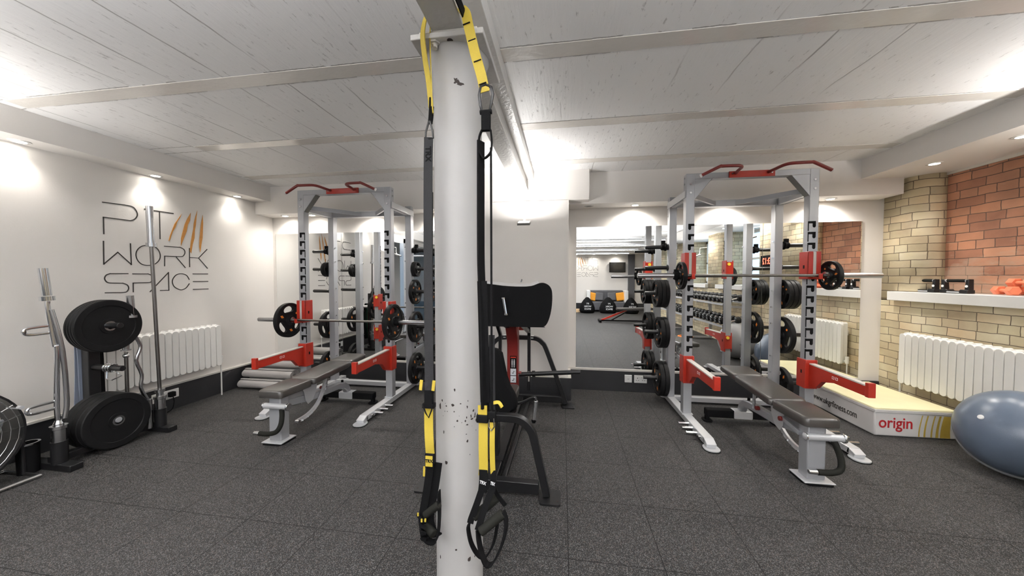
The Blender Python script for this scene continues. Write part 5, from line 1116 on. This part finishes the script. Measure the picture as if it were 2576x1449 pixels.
for k_, (xo, yo) in enumerate(((0, 0), (0.028, 0.014))):
    MB().bar(smoothpath([(-0.520 + xo, Y0 + yo, 0.615), (-0.534 + xo, Y0 + yo, 0.52), (-0.552 + xo, Y0 + yo, 0.42), (-0.556 + xo, Y0 + yo, 0.37), (-0.540 + xo, Y0 + yo, 0.325), (-0.515 + xo, Y0 + yo - 0.01, 0.325)], 4), 0.030, 0.006, side=(1, 0.1, 0.1)).build('handle_strap', 'webbing', t)
MB().cyl((-0.563, Y0 + 0.02, 0.36), (-0.50, Y0 - 0.02, 0.345), 0.0165, 16).build('foam_grip', 'foam', t, bevel=0.003)
MB().cyl((-0.545, Y0 + 0.0, 0.405), (-0.485, Y0 + 0.0, 0.455), 0.0155, 16).build('foam_grip', 'foam', t, bevel=0.003)
fc = MB()
for k_ in range(4): fc.bar(smoothpath([(-0.57 + 0.01 * k_, Y0 - 0.02, 0.42 - 0.022 * k_), (-0.55, Y0 - 0.028, 0.405 - 0.025 * k_), (-0.53, Y0 - 0.026, 0.40 - 0.025 * k_)], 3), 0.012, 0.004, side=(0, 0, 1))
fc.bar(smoothpath([(-0.562, Y0, 0.40), (-0.552, Y0 - 0.01, 0.34), (-0.525, Y0 - 0.012, 0.308), (-0.495, Y0, 0.312), (-0.488, Y0 + 0.01, 0.40), (-0.49, Y0 + 0.01, 0.5)], 4), 0.03, 0.005, side=(0, 1, 0)); fc.build('foot_cradle', 'webbing', t)
for x, z in ((-0.560, 0.428), (-0.545, 0.405), (-0.530, 0.408)): MB().bx(x - 0.003, x + 0.003, Y0 - 0.034, Y0 - 0.030, z - 0.006, z + 0.006).build('yellow_stitch', 'yellow', t)

t = thing('suspension_trainer', 'suspension trainer hanging right of the column, yellow strap and open foam handle', 'suspension trainer', (-0.28, 1.2, 0.38))
Y0 = 1.20
MB().bar([(-0.366, 1.0, 2.325), (-0.366, 1.14, 2.335), (-0.362, 1.225, 2.33)], 0.045, 0.004, side=(0, 0, 1)).build('web_shade_band', 'webbing', t)  # black band put in for the dark shade on the beam web
a_ = MB().bar(smoothpath([(-0.385, Y0 + 0.06, 2.385), (-0.355, Y0 + 0.02, 2.33), (-0.339, Y0, 2.27), (-0.315, Y0, 2.17), (-0.292, Y0, 2.09), (-0.279, Y0, 2.03)], 5), 0.036, 0.004, side=(1, 0, 0.25)).build('anchor_strap', 'yellow', t)
st = MB()
for px_, z in ((-0.346, 2.275), (-0.326, 2.215), (-0.306, 2.14), (-0.287, 2.058)): st.bar([(px_ - 0.003 - 0.010, Y0 - 0.0035, z - 0.003), (px_ + 0.014, Y0 - 0.0035, z + 0.004)], 0.003, 0.003, side=(0, 1, 0))
st.build('black_stitching', 'black', a_)
MB().tube([(-0.294, Y0, 2.05), (-0.300, Y0, 2.02), (-0.296, Y0, 1.985), (-0.290, Y0, 1.962), (-0.262, Y0, 1.962), (-0.256, Y0, 1.985), (-0.250, Y0, 2.02), (-0.256, Y0, 2.045), (-0.275, Y0, 2.055)], 0.0055, 8, closed=True).build('carabiner', 'blackg', t)
MB().cyl((-0.297, Y0, 1.958), (-0.254, Y0, 1.958), 0.008, 10).build('crossbar', 'black', t)
MB().bx(-0.292, -0.258, Y0 - 0.008, Y0 + 0.008, 1.89, 1.956).build('webbing_sleeve', 'webbing', t, bevel=0.004)
MB().bar(smoothpath([(-0.290, Y0, 1.895), (-0.300, Y0, 1.87), (-0.302, Y0, 1.83), (-0.290, Y0, 1.80), (-0.278, Y0, 1.795), (-0.258, Y0, 1.815), (-0.254, Y0, 1.85), (-0.258, Y0, 1.895)], 4), 0.012, 0.005, side=(0, 1, 0)).build('webbing_loop', 'webbing', t)
MB().bar(smoothpath([(-0.297, Y0 + 0.01, 1.86), (-0.298, Y0 + 0.01, 1.5), (-0.296, Y0 + 0.01, 1.37), (-0.287, Y0 + 0.005, 1.2), (-0.283, Y0, 1.0), (-0.283, Y0, 0.88)], 5), 0.034, 0.008, side=(0.45, 0.9, 0)).build('main_strap', 'webbing', t)
MB().bar([(-0.292, Y0 + 0.004, 1.35), (-0.281, Y0 + 0.004, 0.9)], 0.036, 0.004, side=(1, 0, 0)).build('doubled_strap', 'webbing', t)
MB().bar([(-0.257, Y0, 1.83), (-0.256, Y0, 1.1), (-0.255, Y0, 0.84)], 0.006, 0.010, side=(1, 0, 0)).build('side_strap', 'webbing', t)
MB().bar([(-0.258, Y0 + 0.012, 1.15), (-0.256, Y0 + 0.012, 0.85)], 0.022, 0.004, side=(1, 0, 0)).build('doubled_strap', 'greyweb', t)
MB().bar([(-0.289, Y0 - 0.006, 0.892), (-0.289, Y0 - 0.006, 0.856)], 0.034, 0.004, side=(1, 0, 0)).build('yellow_tab', 'yellow', t)
MB().bx(-0.312, -0.268, Y0 - 0.014, Y0 + 0.012, 0.828, 0.858).build('cam_buckle', 'black', t, bevel=0.004)
MB().bx(-0.268, -0.240, Y0 - 0.012, Y0 + 0.012, 0.832, 0.872).build('cam_buckle', 'black', t, bevel=0.004)
MB().tube([(-0.262, Y0 - 0.014, 0.845), (-0.264, Y0 - 0.018, 0.82), (-0.253, Y0 - 0.02, 0.806), (-0.243, Y0 - 0.018, 0.82), (-0.246, Y0 - 0.014, 0.85)], 0.0025, 8).build('wire_clip', 'steel', t)
MB().bar(smoothpath([(-0.287, Y0 - 0.002, 0.83), (-0.287, Y0 - 0.006, 0.75), (-0.287, Y0 - 0.002, 0.66), (-0.290, Y0, 0.625)], 4), 0.034, 0.004, side=(1, 0, 0)).build('adjuster_strap', 'yellow', t)
MB().bar(smoothpath([(-0.252, Y0 - 0.004, 0.85), (-0.253, Y0 - 0.008, 0.75), (-0.252, Y0 - 0.003, 0.66), (-0.250, Y0, 0.635)], 4), 0.019, 0.004, side=(1, 0.25, 0)).build('adjuster_strap', 'yellow', t)
MB().bar(smoothpath([(-0.246, Y0 - 0.01, 0.905), (-0.226, Y0 - 0.02, 0.912), (-0.214, Y0 - 0.02, 0.895)], 3), 0.012, 0.005, side=(0, 0.5, 1)).build('pull_tab', 'yellow', t)
for x, w in ((-0.288, 0.032), (-0.251, 0.022)):
    k2 = MB().bar(smoothpath([(x, Y0, 0.65), (x + 0.001, Y0 - 0.002, 0.61), (x - 0.004, Y0, 0.565)], 3), w, 0.007, side=(1, 0, 0)).build('label_sleeve', 'webbing', t)
    text('lettering', 'TRX', 'lwhite', 0.0155, (x - 0.001, Y0 - 0.0065, 0.602), axes((1, 0, -0.25), (0.25, 0, 1)), k2, bold=0.0006, align='CENTER', sx=0.8 if w > 0.03 else 0.55)
MB().bar(smoothpath([(-0.292, Y0, 0.58), (-0.312, Y0, 0.52), (-0.334, Y0, 0.46), (-0.339, Y0, 0.44)], 4), 0.024, 0.005, side=(1, 0, 0)).build('handle_strap', 'webbing', t)
MB().bar(smoothpath([(-0.254, Y0, 0.58), (-0.278, Y0 - 0.02, 0.52), (-0.296, Y0 - 0.03, 0.46), (-0.302, Y0 - 0.03, 0.44)], 4), 0.024, 0.005, side=(1, 0, 0)).build('handle_strap', 'webbing', t)
MB().bar(smoothpath([(-0.252, Y0 + 0.02, 0.57), (-0.235, Y0 + 0.03, 0.53), (-0.21, Y0 + 0.03, 0.50)], 3), 0.016, 0.005, side=(1, 0, 0)).build('handle_strap', 'webbing', t)
hd = MB().cyl((-0.292, Y0 - 0.035, 0.438), (-0.212, Y0 - 0.01, 0.498), 0.0175, 18).build('foam_grip', 'foam', t, bevel=0.004)
hd = MB().cyl((-0.330, Y0 + 0.01, 0.455), (-0.235, Y0 + 0.05, 0.525), 0.0165, 18).build('foam_grip', 'foam', t, bevel=0.004)
MB().bar(smoothpath([(-0.339, Y0, 0.445), (-0.347, Y0, 0.42), (-0.336, Y0, 0.365), (-0.312, Y0, 0.325), (-0.285, Y0, 0.315), (-0.262, Y0 + 0.01, 0.34), (-0.246, Y0 + 0.02, 0.39), (-0.236, Y0 + 0.03, 0.47)], 5), 0.018, 0.006, side=(0.3, 1, 0)).build('foot_cradle', 'webbing', t)
MB().bar(smoothpath([(-0.302, Y0 - 0.03, 0.445), (-0.298, Y0 - 0.03, 0.40), (-0.285, Y0 - 0.03, 0.345), (-0.268, Y0 - 0.03, 0.315), (-0.245, Y0 - 0.03, 0.325), (-0.220, Y0 - 0.025, 0.375), (-0.203, Y0 - 0.02, 0.43), (-0.200, Y0 - 0.015, 0.475), (-0.212, Y0 - 0.01, 0.505)], 5), 0.024, 0.006, side=(0.3, 1, 0)).build('foot_cradle', 'webbing', t)

# ---------------------------------------------------------------- things at the back of the gym, seen in the mirrors
def rbox(name, m, t, x0, x1, y0, y1, z0, z1, b): return MB().bx(x0, x1, y0, y1, z0, z1).build(name, m, t, bevel=b, segs=3)
t = thing('sofa', 'dark grey sofa with white arms under the television, seen in the right mirror', 'sofa', (1.8, -6.0, 0))
rbox('base', 'sofa', t, 1.1, 2.5, -6.25, -5.75, 0.05, 0.40, 0.03); rbox('back', 'sofa', t, 1.1, 2.5, -6.35, -6.15, 0.05, 0.86, 0.05)
for x in (1.0, 2.5): rbox('arm', 'socket', t, x, x + 0.14, -6.35, -5.78, 0.02, 0.86 if True else 0, 0.03)
for i, (x, c, lb) in enumerate(((1.22, 'orangec', 'orange cushion at the left end of the sofa as mirrored'), (1.52, 'sofa', 'dark grey cushion beside the first orange one'), (2.02, 'sofa', 'dark grey cushion beside the second orange one'), (2.36, 'orangec', 'orange cushion at the right end of the sofa as mirrored'))):
    c_ = MB().bx(-0.17, 0.17, -0.05, 0.05, -0.17, 0.17, Matrix.Translation((x, -6.06, 0.60)) @ Matrix.Rotation(0.2 - 0.12 * i, 4, 'Y') @ Matrix.Rotation(0.25, 4, 'X')).build('cushion', c, bevel=0.045, segs=3); tag(c_, lb, 'cushion', 'sofa cushions')
t = thing('television', 'black flat television on the rear wall, seen in the right mirror', 'television', (2.28, -6.36, 1.62))
rbox('casing', 'black', t, 1.95, 2.61, -6.36, -6.31, 1.61, 2.03, 0.006); MB().bx(1.965, 2.595, -6.3099, -6.308, 1.625, 2.015).build('screen', 'tv', t)
MB().bx(2.2, 2.36, -6.4, -6.36, 1.74, 1.9).build('wall_bracket', 'blackg', t)
for i, (x, y, r, lb) in enumerate(((0.97, -5.25, 0.30, 'black bean bag with white lettering, leftmost in the mirror'), (1.78, -5.30, 0.34, 'black bean bag with white lettering in front of the sofa middle'), (2.62, -5.2, 0.30, 'black bean bag nearest the dark door post'))):
    t = thing('bean_bag', lb, 'bean bag', (x, y, 0), 'black bean bags in front of the sofa')
    MB().lathe([(0, 0.0), (r * 0.85, 0.0), (r, 0.08), (r * 0.98, 0.2), (r * 0.8, 0.36), (r * 0.5, 0.5), (r * 0.2, 0.6), (0, 0.62)], (x, y, 0), n=24).build('bag', 'black', t, smooth=80)
    for q, wd in enumerate(('PT', 'WORK', 'SPACE')): text('lettering', wd, 'lwhite', 0.09, (x, y + r * (0.93 if q > 1 else (0.86 if q == 1 else 0.75)) + 0.035, 0.37 - 0.1 * q), axes((-1, 0, 0), (0, 0, 1)), t, align='CENTER')
o = rbox('storage_box', 'box', None, 0.42, 0.70, -5.5, -5.3, 0.001, 0.13, 0.004); tag(o, 'small plain wooden box on the floor beside the leftmost bean bag', 'box')
t = thing('dumbbell_rack', 'two tier silver dumbbell rack along the brick wall, seen in the right mirror', 'dumbbell rack', (3.15, -0.3, 0))
for z in (0.86, 0.45):
    MB().bar([(3.02 if z > 0.6 else 2.98, 1.72, z), (3.02 if z > 0.6 else 2.98, -2.6, z)], 0.03, 0.035).build('shelf_rail', 'silverl', t); MB().bar([(3.24, 1.72, z + 0.06), (3.24, -2.6, z + 0.06)], 0.03, 0.035).build('shelf_rail', 'silverl', t)
for y in (1.65, 0.2, -1.2, -2.55):
    MB().bar([(2.9, y, 0.03), (3.32, y, 0.03)], 0.06, 0.04, side=(0, 1, 0)).build('base_foot', 'silver', t); MB().bar([(3.3, y, 0.03), (3.3, y, 0.5), (3.27, y, 0.95)], 0.04, 0.06, side=(0, 1, 0)).build('rack_upright', 'silver', t)
    MB().bar([(3.28, y, 0.42), (2.96, y, 0.43)], 0.03, 0.04, side=(0, 1, 0)).build('shelf_arm', 'silver', t); MB().bar([(3.28, y, 0.83), (3.0, y, 0.84)], 0.03, 0.04, side=(0, 1, 0)).build('shelf_arm', 'silver', t)
def roundbell(label, grp):
    t = thing('dumbbell', label, 'dumbbell', (0, 0, 0), grp)
    for q in (-1, 1):
        MB().lathe([(0, q * 0.06), (0.05, q * 0.06), (0.062, q * 0.07), (0.062, q * 0.13), (0.052, q * 0.142), (0.03, q * 0.142), (0.028, q * 0.135), (0, q * 0.135)], axis='x', n=20).build('head', 'blackg', t)
        MB().lathe([(0, q * 0.136), (0.027, q * 0.136), (0.027, q * 0.14), (0, q * 0.14)], axis='x', n=14).build('steel_disc', 'chrome', t)
    MB().cyl((-0.06, 0, 0), (0.06, 0, 0), 0.015, 10).build('handle', 'steel', t); return t
rb_ = roundbell('x', None)
for tier, (x, z, nm) in enumerate(((3.13, 0.975, 'top'), (3.10, 0.565, 'lower'))):
    for i in range(22):
        y = 1.60 - 0.19 * i
        place(rb_, (x, y, z), rot=(0, R(-13), 0), label='black round head dumbbell on the %s tier of the wall rack, number matching its neighbours' % nm if False else 'black round headed dumbbell on the %s tier of the brick wall rack' % nm, group='dumbbells on the %s tier' % nm)
t = thing('gym_ball', 'large grey inflated gym ball on the floor at the end of the dumbbell rack', 'gym ball', (2.95, 2.12, 0))
MB().lathe([(0.295 * math.sin(a), 0.295 - 0.295 * math.cos(a)) for a in [PI * i / 20 for i in range(21)]], (2.95, 2.12, 0), n=40).build('ball', 'gball', t, smooth=80)
t = thing('wall_clock', 'black digital wall clock with red digits on the brick pier', 'clock', (3.38, 2.2, 1.64))
MB().bx(3.35, 3.398, 1.99, 2.42, 1.54, 1.74).build('casing', 'black', t, bevel=0.004)
text('digits', '8 3:12', 'led', 0.15, (3.3485, 2.205, 1.64), axes((0, -1, 0), (0, 0, 1)), t, align='CENTER', sx=0.85)
o = MB()
for q in range(3): o.tube([(2.55 + 0.13 * math.cos(a) + 0.03 * q, 0.75 + 0.13 * math.sin(a) - 0.04 * q, 0.024 + 0.042 * q) for a in [2 * PI * i / 24 for i in range(24)]], 0.022, 8, closed=True)
tag(o.build('rubber_tube_coil', 'orange'), 'orange coiled rubber tube lying on the floor, seen in the right mirror', 'coil')
t = thing('sit_up_bench', 'low black and red sit up bench seen in the right mirror', 'bench', (1.7, -2.4, 0))
MB().bar([(1.15, -2.4, 0.05), (2.5, -2.4, 0.05)], 0.05, 0.05, side=(0, 1, 0)).build('floor_beam', 'blackg', t); MB().bar([(1.2, -2.4, 0.06), (1.95, -2.4, 0.38)], 0.05, 0.05, side=(0, 1, 0)).build('sloping_beam', 'red', t)
MB().bar([(1.5, -2.4, 0.06), (2.0, -2.4, 0.36)], 0.04, 0.04, side=(0, 1, 0)).build('brace', 'blackg', t)
MB().bar([(1.65, -2.4, 0.41), (2.7, -2.4, 0.43)], 0.28, 0.07, side=(0, 1, 0)).build('pad', 'vinyl', t, bevel=0.01); MB().bar([(1.15, -2.65, 0.045), (1.15, -2.15, 0.045)], 0.06, 0.06).build('foot', 'black', t); MB().bar([(2.5, -2.62, 0.04), (2.5, -2.18, 0.04)], 0.06, 0.06).build('foot', 'black', t); MB().bar([(2.5, -2.4, 0.05), (2.5, -2.4, 0.40)], 0.05, 0.05).build('post', 'blackg', t)
